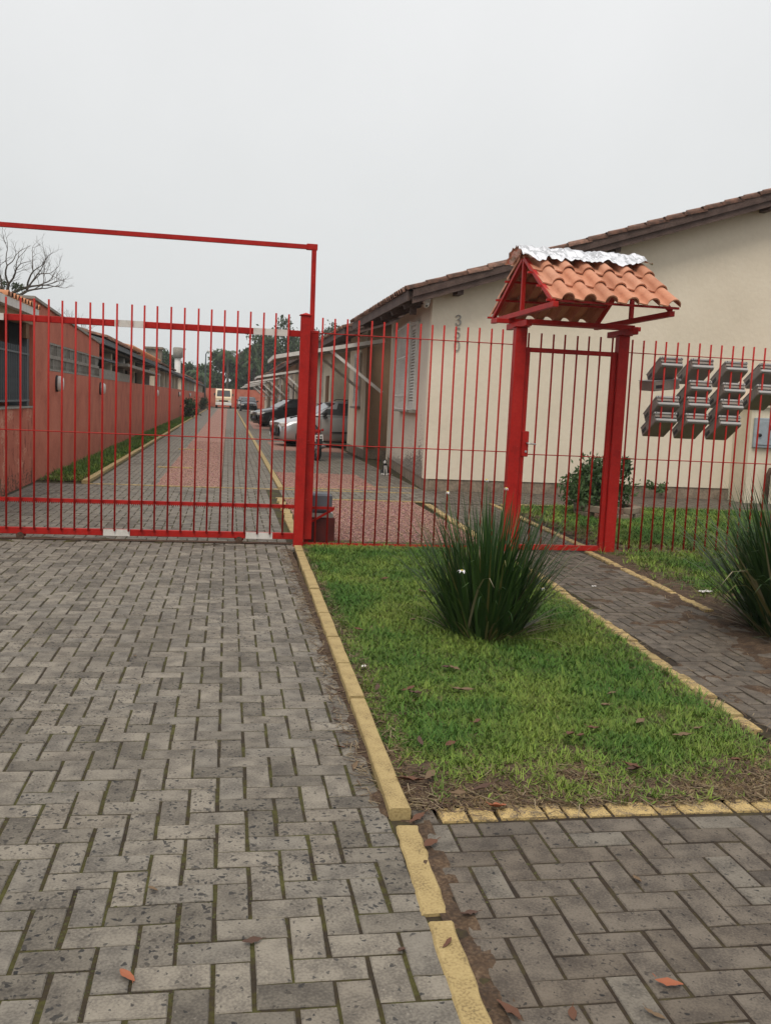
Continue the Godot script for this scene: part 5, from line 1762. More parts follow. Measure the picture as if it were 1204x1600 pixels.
# one continuous skin round tapered bones, meshed as surface nets
func skin(bones: Array, cell: float, blend: float, colour: Callable) -> ArrayMesh:
	var lo := Vector3.INF
	var hi := -Vector3.INF
	for b in bones:
		for k in 2:
			var rr_: float = b[2 + k] + blend
			lo = lo.min(b[k] - Vector3.ONE * rr_)
			hi = hi.max(b[k] + Vector3.ONE * rr_)
	var n := Vector3i(((hi - lo) / cell).ceil()) + Vector3i.ONE * 2
	var f := PackedFloat32Array()
	f.resize(n.x * n.y * n.z)
	for z in n.z:
		for y in n.y:
			for x in n.x:
				var p := lo + Vector3(x, y, z) * cell
				var acc := 0.0
				for b in bones:
					var ab: Vector3 = b[1] - b[0]
					var t := clampf((p - b[0]).dot(ab) / maxf(ab.length_squared(), 1e-9), 0, 1)
					var d: float = p.distance_to(b[0] + ab * t) - lerpf(b[2], b[3], t)
					acc += exp(-d / blend * 3.0)
				f[(z * n.y + y) * n.x + x] = -log(acc) * blend / 3.0
	var at := {}
	var pos := []
	var corner := []
	for k in 8: corner.append(Vector3i(k & 1, (k >> 1) & 1, k >> 2))
	for z in n.z - 1:
		for y in n.y - 1:
			for x in n.x - 1:
				var sum := Vector3.ZERO
				var cnt := 0
				for a in 8:
					for e in 3:
						if corner[a][e] == 1: continue
						var c2: Vector3i = corner[a]
						c2[e] = 1
						var i0: int = ((z + corner[a].z) * n.y + y + corner[a].y) * n.x + x + corner[a].x
						var i1: int = ((z + c2.z) * n.y + y + c2.y) * n.x + x + c2.x
						if (f[i0] < 0) != (f[i1] < 0):
							var t := f[i0] / (f[i0] - f[i1])
							sum += Vector3(corner[a]).lerp(Vector3(c2), t)
							cnt += 1
				if cnt:
					at[Vector3i(x, y, z)] = pos.size()
					pos.append(lo + (Vector3(x, y, z) + sum / cnt) * cell)
	var st := SurfaceTool.new()
	st.begin(Mesh.PRIMITIVE_TRIANGLES)
	for p in pos:
		st.set_color(colour.call(p))
		st.add_vertex(p)
	for key in at:
		for e in 3:
			var i0: int = (key.z * n.y + key.y) * n.x + key.x
			var i1: int = i0 + [1, n.x, n.x * n.y][e]
			if (f[i0] < 0) == (f[i1] < 0): continue
			var u := Vector3i.ZERO
			var w := Vector3i.ZERO
			u[(e + 1) % 3] = 1
			w[(e + 2) % 3] = 1
			if not (at.has(key - u) and at.has(key - w) and at.has(key - u - w)): continue
			var q := [at[key - u - w], at[key - w], at[key], at[key - u]]
			if f[i0] > 0: q.reverse()
			for k in [0, 2, 1, 0, 3, 2]: st.add_index(q[k])
	st.generate_normals()
	return st.commit()


func cat():
	var at := Vector3(3.17, 0, -18.7)
	var bones := [
		[Vector3(0.02, 0.07, -0.04), Vector3(0.0, 0.19, 0.02), 0.06, 0.045], [Vector3(0.0, 0.19, 0.02), Vector3(-0.01, 0.245, 0.045), 0.04, 0.03],
		[Vector3(-0.012, 0.272, 0.05), Vector3(-0.018, 0.268, 0.07), 0.04, 0.036], [Vector3(-0.022, 0.258, 0.088), Vector3(-0.024, 0.256, 0.1), 0.018, 0.014],
		[Vector3(0.012, 0.30, 0.045), Vector3(0.018, 0.332, 0.04), 0.014, 0.003], [Vector3(-0.036, 0.30, 0.045), Vector3(-0.044, 0.332, 0.04), 0.014, 0.003],
		[Vector3(0.028, 0.17, 0.045), Vector3(0.028, 0.015, 0.075), 0.022, 0.014], [Vector3(-0.03, 0.17, 0.045), Vector3(-0.03, 0.015, 0.075), 0.022, 0.014],
		[Vector3(0.028, 0.014, 0.075), Vector3(0.028, 0.012, 0.092), 0.015, 0.012], [Vector3(-0.03, 0.014, 0.075), Vector3(-0.03, 0.012, 0.092), 0.015, 0.012],
		[Vector3(0.06, 0.07, -0.03), Vector3(0.07, 0.02, 0.03), 0.045, 0.02], [Vector3(-0.05, 0.07, -0.03), Vector3(-0.065, 0.02, 0.03), 0.045, 0.02],
		[Vector3(0.02, 0.03, -0.09), Vector3(0.12, 0.02, -0.06), 0.018, 0.015], [Vector3(0.12, 0.02, -0.06), Vector3(0.14, 0.018, 0.03), 0.015, 0.01]]
	var t := thing("cat", "small black and white cat sitting upright at the foot of the cream side wall", "cat", at)
	part(t, "body", skin(bones, 0.009, 0.02, func(p: Vector3):
		if p.y < 0.2 and p.z > 0.055 and absf(p.x) < 0.03: return Color(0.6, 0.58, 0.55)
		if p.y < 0.045 and p.z > 0.03: return Color(0.6, 0.58, 0.55)
		if p.y > 0.24 and p.z > 0.075 and absf(p.x + 0.02) < 0.014: return Color(0.6, 0.58, 0.55)
		if p.x < -0.03 and p.y > 0.24 and p.y < 0.285: return Color(0.5, 0.48, 0.46)
		return Color(0.018, 0.017, 0.017)), M.leaf, true)
	for s in [-0.034, -0.002]:
		part(t, "eye", bx(Vector3(s, 0.275, 0.101), Vector3(0.009, 0.009, 0.006), 0.002), M.headlight, true)

# ---------------------------------------------------------------- plants and small things lying about
func blade_strip(b: MB, base: Vector3, dir: Vector3, length: float, lean: float, droop: float, w: float, seg: int, c: Color):
	# a flat leaf that starts at angle lean from upright towards dir and bends over by droop
	var p := base
	var side := dir.cross(Vector3.UP).normalized()
	var prev := []
	for k in seg + 1:
		var t := float(k) / seg
		var ww := w * (0.75 + 0.25 * sin(PI * minf(t * 1.6, 1.0))) * (1.0 - pow(t, 3.0))
		var cur := [p - side * ww * 0.5, p + side * ww * 0.5]
		if k > 0:
			if k < seg:
				for v in [prev[0], prev[1], cur[1], prev[0], cur[1], cur[0]]:
					b.st.set_color(c)
					b.st.add_vertex(v)
			else:
				for v in [prev[0], prev[1], p]:
					b.st.set_color(c)
					b.st.add_vertex(v)
		prev = cur
		var a: float = lean + droop * t * t
		p += (dir * sin(a) + Vector3.UP * cos(a)) * (length / seg)


func tuft(sd: int, n: int, radius: float, l0: float, l1: float, w: float, lean0: float, lean1: float) -> ArrayMesh:
	var r := RandomNumberGenerator.new()
	r.seed = sd
	var b := MB.new()
	for k in n:
		var a := r.randf() * TAU
		var d := Vector3(cos(a), 0, sin(a))
		var off := r.randf() * TAU
		var p := Vector3(cos(off), 0, sin(off)) * radius * sqrt(r.randf())
		var s := r.randf_range(0.7, 1.3)
		blade_strip(b, p, d, r.randf_range(l0, l1), r.randf_range(lean0, lean1), r.randf_range(0.3, 1.3), w * r.randf_range(0.7, 1.25), 3, Color(s, s * r.randf_range(0.9, 1.1), s * r.randf_range(0.7, 1.2)))
	return b.done()


func crown(sd: int, blobs: Array, per: int, leaf: float, c0: Color, c1: Color, aspect := 0.55) -> ArrayMesh:
	var r := RandomNumberGenerator.new()
	r.seed = sd
	var b := MB.new()
	for bl in blobs:
		var tint := r.randf()
		# clumps of leaves round a few twig ends within the blob
		var clumps := []
		for k in maxi(4, per / 26):
			var d := Vector3(r.randfn(), r.randfn(), r.randfn()).normalized()
			clumps.append(bl[0] + d * bl[1] * pow(r.randf(), 0.45))
		for k in per:
			var c: Vector3 = clumps[r.randi() % clumps.size()]
			var spread: float = (bl[1].x + bl[1].y) * 0.16
			var p := c + Vector3(r.randfn(), r.randfn() * 0.8, r.randfn()) * spread
			var s := leaf * r.randf_range(0.6, 1.3)
			var bs := Basis.from_euler(Vector3(r.randf() * TAU, r.randf() * TAU, r.randf() * TAU))
			var col := c0.lerp(c1, clampf(tint * 0.5 + r.randf() * 0.6, 0, 1))
			var q := [p + bs * Vector3(-s * aspect, 0, 0), p + bs * Vector3(0, 0.1 * s, -s), p + bs * Vector3(s * aspect, 0, 0), p + bs * Vector3(0, 0.1 * s, s)]
			for v in [q[0], q[1], q[2], q[0], q[2], q[3]]:
				b.st.set_color(col)
				b.st.add_vertex(v)
	return b.done()


func limb(b: MB, p: Vector3, d: Vector3, length: float, r0: float, depth: int, r: RandomNumberGenerator, wob: float, ends: Array):
	var pts := [p]
	var rad := [r0]
	var n := 4
	var dir := d
	for k in n:
		dir = (dir + Vector3(r.randf_range(-wob, wob), r.randf_range(-wob * 0.4, wob * 0.7), r.randf_range(-wob, wob))).normalized()
		pts.append(pts[-1] + dir * length / n)
		rad.append(r0 * (1.0 - 0.34 * (k + 1) / n))
	b.tube(pts, rad, 5 if depth > 1 else 4, false)
	if depth <= 0:
		ends.append(pts[-1])
		return
	var kids := 3 if r.randf() < 0.55 else 2
	for k in kids:
		var side := Vector3(r.randfn(), r.randfn() * 0.6 + 0.25, r.randfn()).normalized()
		limb(b, pts[-1] if k < 2 else pts[2], (dir + side * r.randf_range(0.5, 0.95)).normalized(), length * r.randf_range(0.6, 0.82), rad[-1] * 0.8, depth - 1, r, wob, ends)


func tree(called: String, label: String, at: Vector3, h: float, w: float, sd: int, c0: Color, c1: Color, group: String) -> Node3D:
	var r := RandomNumberGenerator.new()
	r.seed = sd
	var t := thing(called, label, "tree", at, group)
	var tb := MB.new(true)
	var th := h * 0.45
	tb.tube([Vector3.ZERO, Vector3(0.1, th * 0.5, 0), Vector3(0, th, 0.1), Vector3(0.1, h * 0.8, 0)], [h * 0.035, h * 0.028, h * 0.022, h * 0.006], 7)
	for k in 5:
		var a := TAU * k / 5.0 + r.randf()
		tb.tube([Vector3(0, th * r.randf_range(0.7, 1.0), 0), Vector3(cos(a) * w * 0.3, h * 0.6, sin(a) * w * 0.3), Vector3(cos(a) * w * 0.7, h * r.randf_range(0.65, 0.85), sin(a) * w * 0.7)], [h * 0.014, h * 0.01, h * 0.003], 5)
	part(t, "trunk", tb.done(), M.bark, true)
	var blobs := []
	for k in 11:
		var a := r.randf() * TAU
		var q := sqrt(r.randf())
		var y := r.randf_range(0.34, 0.9)
		var fall := sqrt(maxf(0.05, 1.0 - pow((y - 0.5) / 0.52, 2.0)))
		blobs.append([Vector3(cos(a) * w * q * fall * 0.8, h * y, sin(a) * w * q * fall * 0.8), Vector3(w * r.randf_range(0.28, 0.45), h * r.randf_range(0.1, 0.17), w * r.randf_range(0.28, 0.45))])
	part(t, "crown", crown(sd + 1, blobs, 300, 0.24, c0, c1), M.leaf, true)
	return t


func palm(label: String, at: Vector3, h: float, sd: int) -> Node3D:
	var r := RandomNumberGenerator.new()
	r.seed = sd
	var t := thing("palm_tree", label, "palm", at, "palms among the far trees")
	var b := MB.new(true)
	b.tube([Vector3.ZERO, Vector3(0.15, h * 0.5, 0), Vector3(0.05, h, 0)], [0.22, 0.17, 0.13], 8)
	part(t, "trunk", b.done(), M.bark, true)
	for k in 15:
		var f := MB.new()
		var a := TAU * k / 15.0 + r.randf() * 0.3
		var d := Vector3(cos(a), 0, sin(a))
		var side := d.cross(Vector3.UP)
		var p := Vector3(0.05, h, 0)
		var el := r.randf_range(0.15, 1.1)
		var len := r.randf_range(1.9, 2.5)
		for j in 12:
			var ang := el - j * 0.17
			var p2 := p + (d * cos(ang) + Vector3.UP * sin(ang)) * len / 12.0
			for s in [-1.0, 1.0]:
				var tip: Vector3 = p2 + side * s * 0.5 * sin(PI * (j + 1.5) / 14.0) + Vector3(0, -0.28, 0) + d * 0.12
				for v in [p, p2, tip]:
					f.st.set_color(Color(0.05, 0.085, 0.03) * r.randf_range(0.7, 1.3))
					f.st.add_vertex(v)
			p = p2
		part(t, "frond", f.done(), M.leaf, true)
	return t


func lawn(parent_label: String, zone: Array, count: int, size: float, sd: int, keep: Callable, dry: Callable):
	var r := RandomNumberGenerator.new()
	r.seed = sd
	var t := thing("lawn_grass", parent_label, "grass", Vector3.ZERO, "", "stuff")
	var tufts := [tuft(sd + 1, 9, 0.03, 0.035, 0.075, 0.0062, 0.45, 1.35), tuft(sd + 2, 8, 0.026, 0.03, 0.065, 0.0068, 0.55, 1.45), tuft(sd + 3, 10, 0.034, 0.028, 0.06, 0.0055, 0.7, 1.5)]
	var patch := FastNoiseLite.new()
	patch.seed = sd
	patch.frequency = 1.1
	patch.fractal_octaves = 3
	var xf := [[], [], []]
	var col := [[], [], []]
	for k in count:
		var x := r.randf_range(zone[0], zone[1])
		var z := lerpf(zone[2], zone[3], r.randf())
		var p := Vector3(x, 0.004, z)
		if not in_frame(p, 0.3): continue
		var d: float = dry.call(x, z) + 0.45 * patch.get_noise_2d(x * 2.0, z * 2.0)
		var kp: float = keep.call(x, z)
		if kp <= 0.0 or r.randf() > kp: continue
		var v := r.randi() % 3
		var s := size * r.randf_range(0.7, 1.25)
		var c: Color
		var w := r.randf_range(0.62, 1.35)
		if r.randf() < clampf(d, 0.05, 0.97):
			c = [Color(0.21, 0.15, 0.085), Color(0.15, 0.095, 0.055), Color(0.26, 0.2, 0.105), Color(0.17, 0.12, 0.06)][r.randi() % 4] * w
			s *= 0.9
			xf[v].append(Transform3D(Basis.from_euler(Vector3(r.randf_range(-0.3, 0.3), r.randf() * TAU, r.randf_range(-0.3, 0.3))).scaled(Vector3(s, s * 0.45, s)), p))
		else:
			var yl := clampf(0.4 + 0.9 * patch.get_noise_2d(x + 30.0, z) + r.randf_range(-0.3, 0.3) + d * 0.5, 0, 1)
			c = Color(0.06, 0.15, 0.021).lerp(Color(0.185, 0.255, 0.043), yl) * w
			xf[v].append(Transform3D(Basis.from_euler(Vector3(r.randf_range(-0.15, 0.15), r.randf() * TAU, r.randf_range(-0.15, 0.15))).scaled(Vector3.ONE * s), p))
		col[v].append(Color(c.r, c.g, c.b))
	for v in 3:
		multi(t, "grass_blades", tufts[v], M.grass, xf[v], col[v])


func iris(label: String, at: Vector3, sd: int, n: int, spread: float, hmax: float, w: float, flowers: Array, flare: float):
	var r := RandomNumberGenerator.new()
	r.seed = sd
	var t := thing("iris_clump", label, "plant", at, "iris clumps outside the fence")
	var b := MB.new()
	for k in n:
		var q := sqrt(r.randf())
		var a := r.randf() * TAU
		var d := Vector3(cos(a), 0, sin(a))
		var aim := (d + Vector3(r.randfn(), 0, r.randfn()) * 0.35).normalized()
		var l := hmax * (0.5 + 0.58 * pow(r.randf(), 0.6)) * (1.0 - 0.1 * q)
		var lean := flare * clampf(q * r.randf_range(0.35, 1.35) + r.randfn() * 0.1, 0.0, 1.5)
		var c := Color(0.02, 0.052, 0.014).lerp(Color(0.075, 0.13, 0.03), r.randf() * r.randf())
		if r.randf() < 0.045: c = Color(0.15, 0.13, 0.045)
		if r.randf() < 0.02: c = Color(0.24, 0.2, 0.13)
		blade_strip(b, d * spread * q, aim, l, lean, (r.randf_range(0.02, 0.42) if r.randf() < 0.72 else r.randf_range(0.6, 1.9)) * (0.4 + q), w * r.randf_range(0.75, 1.2), 6, c)
	# a few broken, bent leaves near the ground
	for k in n / 9:
		var a := r.randf() * TAU
		var d := Vector3(cos(a), 0, sin(a))
		blade_strip(b, d * spread, d, hmax * r.randf_range(0.2, 0.48), r.randf_range(0.8, 1.3), r.randf_range(0.2, 0.8), w * 0.9, 6, [Color(0.2, 0.17, 0.09), Color(0.03, 0.055, 0.015), Color(0.14, 0.1, 0.05)][r.randi() % 3])
	var lf := part(t, "leaves", b.done(), M.blade, true)
	lf.set_meta("kind", "stuff")
	for f in flowers:
		var p: Vector3 = f[0] - at
		var foot := Vector3(p.x * 0.4, 0, p.z * 0.4)
		var sb := MB.new(true)
		sb.tube([foot, foot.lerp(p, 0.6) + Vector3(0, 0.05, 0), p], [0.004, 0.003, 0.0025], 5)
		var stem := part(t, "flower_stem", sb.done(), M.blade_plain, true)
		var fb := MB.new()
		for k in 6:
			var a: float = TAU * k / 6.0 + f[2]
			var d := Vector3(cos(a), 0, sin(a))
			var s := d.cross(Vector3.UP)
			var R: float = f[1] * (1.0 if k % 2 else 0.75)
			var m := p + d * R * 0.55 + Vector3(0, 0.012, 0)
			fb.tri(p, m - s * R * 0.28, m + s * R * 0.28)
			fb.tri(m - s * R * 0.28, p + d * R + Vector3(0, -0.004, 0), m + s * R * 0.28)
		part(stem, "petals", fb.done(), M.petal, true)
		part(stem, "flower_heart", bx(p + Vector3(0, 0.01, 0), Vector3(0.014, 0.012, 0.014), 0.003), M.petal_mark, true)


func dead_leaf(sd: int, length: float, width: float) -> ArrayMesh:
	var r := RandomNumberGenerator.new()
	r.seed = sd
	var b := MB.new(true)
	var n := 7
	var prev := []
	var curl := r.randf_range(0.2, 0.5)
	for k in n + 1:
		var t := float(k) / n
		var w := width * sin(PI * clampf(0.04 + t * 0.93, 0, 1)) * (1.0 - 0.2 * t) * 0.5
		var y := curl * length * 0.45 * (t - 0.5) * (t - 0.5) * 2.0
		var x := (t - 0.5) * length
		var z := 0.08 * length * sin(t * 2.5 + sd)
		var cur := [Vector3(x, y + w * r.randf_range(0.3, 0.9), z - w), Vector3(x, y, z), Vector3(x, y + w * r.randf_range(0.3, 0.9), z + w)]
		if k > 0:
			for j in 2: b.quad(prev[j], prev[j + 1], cur[j + 1], cur[j])
		prev = cur
	b.tube([Vector3(length * 0.47, 0.01, 0), Vector3(length * 0.62, 0.014, 0.006)], [0.0014, 0.001], 4)
	return b.done()


func plants():
	var r := RandomNumberGenerator.new()
	r.seed = 404
	var bp := mat("blade_plain", lin(0.06, 0.1, 0.03), 0.6)
	# lawns
	lawn("thick broad-bladed green grass of the front lawn, browned along its edges", [0.66, 2.72, -3.14, -9.2], 56000, 0.84, 600, func(x, z):
		var e: float = x - (lerpf(0.598, 0.665, (-z - 3.08) / 5.6) + 0.085)
		var e2: float = path_left(z) - 0.09 - x
		if e < 0.0 or e2 < 0.0: return 0.0
		var f: float = clampf((-z - 3.17) / 0.35, 0.0, 1.0)
		return clampf(0.3 + e * 6.0, 0, 1) * clampf(0.45 + e2 * 2.5, 0, 1) * lerpf(0.62, 1.0, f), func(x, z):
		var f: float = clampf(1.0 - (-z - 3.2) / 0.62, 0.0, 1.0)
		var e2: float = clampf(1.0 - (path_left(z) - 0.1 - x) / 0.45, 0.0, 1.0)
		var e: float = clampf(1.0 - (x - 0.74) / 0.16, 0.0, 1.0)
		return 0.08 + 0.8 * f + 0.45 * e2 * e2 + 0.35 * e + (0.4 if z < -9.0 else 0.0))
	lawn("short patchy grass beside the footpath, outside the mailbox fence", [3.62, 7.0, -5.6, -9.3], 16000, 1.15, 620, func(x, z):
		var e: float = x - path_right(z) - 0.08
		if e < 0: return 0.0
		return clampf(0.1 + e * 1.6, 0, 1) * clampf((-z - 5.9) / 0.8, 0.05, 1.0), func(x, z):
		var e: float = clampf(1.0 - (x - path_right(z)) / 0.6, 0.0, 1.0)
		return 0.12 + 0.7 * e + 0.6 * clampf(1.0 - (-z - 6.2) / 1.0, 0, 1) + (0.5 if z < -9.08 else 0.0))
	lawn("bright green grass between the mailbox fence and the cream house", [3.9, 9.2, -9.35, -13.48], 24000, 1.5, 640, func(x, z):
		var e: float = x - (3.98 + 0.035 * maxf(0, -z - 9.6))
		return 0.0 if e < 0 else clampf(0.25 + e * 1.2, 0, 1), func(x, z):
		var e: float = clampf(1.0 - (x - 4.0) / 1.3, 0.0, 1.0)
		return 0.02 + 0.65 * e + (0.5 if z > -9.7 else 0.0))
	lawn("narrow strip of grass along the foot of the red wall", [-2.9, -2.24, -15.3, -60.0], 16000, 2.0, 660, func(x, z): return 1.0, func(x, z): return 0.06 + (0.5 if z > -16.2 else 0.0) + (0.4 if x < -2.8 else 0.0))
	lawn("ragged grass under the fence between the two gates", [0.76, 2.75, -9.1, -9.5], 1100, 0.8, 680, func(x, z): return 0.45, func(x, z): return 0.7)

	# iris clumps
	iris("bushy dark green iris clump with white flowers standing on the front lawn", Vector3(1.67, 0, -5.72), 700, 620, 0.22, 0.95, 0.017, [
		[Vector3(1.40, 0.47, -5.35), 0.034, 0.3], [Vector3(1.72, 0.95, -5.6), 0.016, 0.0], [Vector3(1.98, 0.33, -5.55), 0.022, 0.9], [Vector3(1.36, 0.91, -5.65), 0.018, 0.5], [Vector3(1.62, 0.99, -5.7), 0.014, 0.2]], 0.56)
	iris("large dark coarse iris clump on bare soil at the far edge of the footpath", Vector3(3.99, 0, -5.75), 720, 1000, 0.37, 1.14, 0.026, [], 0.66)

	# shrub in its ring of bricks
	var sh := thing("shrub", "leafy green shrub growing behind the pedestrian gate in a ring of bricks", "shrub", Vector3(5.15, 0, -12.5))
	var sb := MB.new(true)
	var blobs := []
	for k in 9:
		var a := TAU * k / 9.0
		var tip := Vector3(cos(a) * r.randf_range(0.12, 0.36), r.randf_range(0.35, 0.8), sin(a) * r.randf_range(0.12, 0.36))
		sb.tube([Vector3(cos(a) * 0.05, 0, sin(a) * 0.05), tip * 0.6, tip], [0.014, 0.01, 0.004], 5)
		blobs.append([tip, Vector3(0.2, 0.2, 0.2)])
	blobs.append([Vector3(-0.3, 0.3, 0.2), Vector3(0.22, 0.26, 0.22)])
	blobs.append([Vector3(0.1, 0.4, 0.0), Vector3(0.35, 0.35, 0.35)])
	blobs.append([Vector3(0.42, 0.72, 0.0), Vector3(0.06, 0.1, 0.06)])
	part(sh, "stems", sb.done(), M.bark, true)
	part(sh, "foliage", crown(801, blobs, 330, 0.042, Color(0.025, 0.05, 0.018), Color(0.07, 0.12, 0.04), 0.4), M.leaf, true)
	var ring := thing("brick_ring", "low ring of old bricks edging the shrub behind the pedestrian gate", "bricks", Vector3(5.3, 0, -12.4))
	for row in 2:
		for k in 9:
			var a := TAU * (k + row * 0.5) / 9.0
			var o := part(ring, "brick", bx(Vector3.ZERO, Vector3(0.235, 0.085, 0.11), 0.006), M.plinth if (k + row) % 3 else M.clay_old, true)
			o.position = Vector3(cos(a) * 0.4, 0.045 + row * 0.09 + r.randf_range(0, 0.004), sin(a) * 0.4)
			o.rotation = Vector3(0, -a + PI / 2 + r.randf_range(-0.1, 0.1), 0)
	# round bushes on the grass strip
	for q in [[-2.4, -59.6, 1.3, 0.42, "round dark bush on the grass strip by the red wall"], [-2.45, -96.0, 1.2, 0.45, "small far bush at the end of the grass strip"]]:
		var bu := thing("bush", q[4], "bush", Vector3(q[0], 0, q[1]))
		var s := MB.new(true)
		s.tube([Vector3.ZERO, Vector3(0.02, q[2] * 0.6, 0)], [0.05, 0.02], 6)
		part(bu, "stem", s.done(), M.bark, true)
		part(bu, "foliage", crown(810 + int(q[2] * 10), [[Vector3(0, q[2] * 0.35, 0), Vector3(q[3], q[2] * 0.35, q[3])], [Vector3(0.05, q[2] * 0.68, 0), Vector3(q[3] * 0.8, q[2] * 0.3, q[3] * 0.8)]], 420, 0.08, Color(0.02, 0.04, 0.015), Color(0.05, 0.08, 0.025)), M.leaf, true)
	# weeds at the foot of the house
	var wd := thing("weed", "small green weed growing from the plinth of the cream house", "plant", Vector3(7.5, 0.12, -15.55))
	part(wd, "leaves", crown(820, [[Vector3(0, 0.08, 0.05), Vector3(0.2, 0.09, 0.08)]], 130, 0.04, Color(0.03, 0.06, 0.02), Color(0.07, 0.12, 0.04)), M.leaf, true)

	# far trees
	var G := "trees beyond the end of the drive"
	var d0 := Color(0.022, 0.042, 0.018)
	var d1 := Color(0.055, 0.095, 0.038)
	var e1 := Color(0.075, 0.11, 0.042)
	tree("tree", "rounded green tree behind the square chimney", Vector3(-9.5, 0, -126), 7.6, 2.9, 901, d0, d1, G)
	tree("tree", "low dark tree showing beside the water tower", Vector3(-6.2, 0, -128), 6.2, 2.4, 903, d0, d1, G)
	tree("tree", "low bushy tree just above the roof line behind the street lamp", Vector3(-3.4, 0, -131), 5.6, 2.2, 905, d0, e1, G)
	tree("tree", "dark green tree directly above the van", Vector3(-0.9, 0, -134), 7.4, 2.6, 907, d0, d1, G)
	tree("tree", "taller dark tree beside the tall palm above the van", Vector3(1.9, 0, -135), 9.2, 2.6, 909, d0, d1, G)
	tree("tree", "broad tree above the far dark blue car", Vector3(4.6, 0, -130), 10.2, 3.0, 911, d0, e1, G)
	tree("tree", "high crowned tree over the far awnings", Vector3(7.6, 0, -132), 12.2, 3.6, 913, d0, e1, G)
	tree("tree", "high olive tree behind the red gate post", Vector3(11.3, 0, -136), 12.0, 3.6, 915, Color(0.028, 0.04, 0.02), Color(0.06, 0.075, 0.035), G)
	tree("tree", "tallest olive tree rising over the row houses", Vector3(15.2, 0, -134), 12.6, 3.4, 917, Color(0.03, 0.042, 0.022), Color(0.065, 0.08, 0.038), G)
	tree("tree", "olive tree half hidden by the roof of the cream house", Vector3(19.5, 0, -138), 11.8, 3.8, 919, d0, e1, G)
	tree("tree", "low tree filling the gap right behind the end wall", Vector3(1.2, 0, -129.5), 4.6, 2.6, 921, d0, d1, G)
	tree("tree", "low dark tree behind the tiny white gabled house", Vector3(6.6, 0, -142), 6.6, 2.8, 923, d0, d1, G)
	palm("tall palm with drooping fronds above the van", Vector3(-0.3, 0, -127.5), 7.0, 931)
	palm("shorter palm with pale fronds beside the street lamp", Vector3(-3.6, 0, -122), 3.9, 933)
	palm("palm standing between the van and the grey car", Vector3(3.2, 0, -128.5), 6.0, 935)

	# leafless tree over the porch roof
	for q in [[Vector3(-10.1, 0, -45), 5.4, 0.17, 6, 941, "bare branched tree rising over the porch roof"], [Vector3(-10.6, 0, -66), 4.6, 0.09, 5, 947, "smaller bare tree behind the red wall, its twigs just above the coping"]]:
		r.seed = q[4]
		var t := thing("bare_tree", q[5], "tree", q[0])
		var b := MB.new(true)
		b.tube([Vector3.ZERO, Vector3(0.05, q[1] * 0.5, 0), Vector3(0.1, q[1], 0)], [q[2], q[2] * 0.8, q[2] * 0.6], 8)
		part(t, "trunk", b.done(), M.bark, true)
		b = MB.new(true)
		var ends := []
		for k in 6:
			var a := TAU * k / 6.0 + r.randf() * 0.5
			limb(b, Vector3(0.1, q[1] * r.randf_range(0.86, 1.0), 0), Vector3(cos(a) * 0.9, r.randf_range(0.35, 1.0), sin(a) * 0.9).normalized(), q[1] * 0.215, q[2] * 0.55, q[3] - 1, r, 0.28, ends)
		part(t, "branches", b.done(), M.bark, true)
		part(t, "sparse_leaves", crown(q[4] + 2, [[Vector3(0.1, q[1] * 1.05, 0), Vector3(0.7, 0.35, 0.7)], [Vector3(0.7, q[1] * 1.08, 0.2), Vector3(0.5, 0.15, 0.4)], [Vector3(-0.5, q[1] * 1.12, 0), Vector3(0.6, 0.3, 0.5)]], 90, 0.08, Color(0.03, 0.045, 0.02), Color(0.06, 0.075, 0.035)), M.leaf, true)

	# fallen leaves
	r.seed = 512
	var lm := [dead_leaf(1, 0.085, 0.034), dead_leaf(2, 0.07, 0.03), dead_leaf(3, 0.10, 0.03), dead_leaf(4, 0.06, 0.034)]
	var put := func(x: float, z: float, y: float, me: Mesh, m: Material, label: String, group: String, s := 1.0):
		var o := solo("fallen_leaf", me, m, label, "leaf", group)
		o.transform = Transform3D(Basis.from_euler(Vector3(r.randf_range(-0.2, 0.2), r.randf() * TAU, r.randf_range(-0.2, 0.2))).scaled(Vector3.ONE * s), Vector3(x, y, z))
	var used := {}
	var tone := {"reddish brown": M.dead_leaf_a, "dark brown": M.dead_leaf_b, "pale tan": M.dead_leaf_d}
	var form := {"oval": lm[0], "small narrow": lm[1], "long thin": lm[2], "short rounded": lm[3]}
	for on in 2:
		var spots: Array = [[1.2, -4.83], [1.25, -4.81], [0.77, -4.48], [0.92, -4.45], [1.2, -4.44], [1.14, -3.96], [0.84, -3.73], [0.96, -3.69], [0.8, -3.37], [1.66, -3.86], [1.56, -3.77], [1.64, -3.38], [1.85, -4.17], [1.52, -3.79], [1.96, -4.36], [1.92, -3.94], [0.87, -3.2], [1.29, -7.38], [1.5, -6.88], [0.84, -5.67], [1.24, -5.94], [2.16, -3.84], [2.13, -3.46], [0.98, -3.24], [0.95, -4.39]] if on == 0 else [[0.62, -2.31], [1.06, -1.97], [0.49, -2.29], [0.86, -1.99], [0.58, -4.52], [0.57, -5.06], [0.1, -2.37], [-0.18, -2.66], [-0.47, -5.17], [0.5, -3.76], [0.54, -3.55], [0.57, -7.78], [0.55, -6.3], [0.52, -4.1], [1.3, -2.6], [0.72, -2.45]]
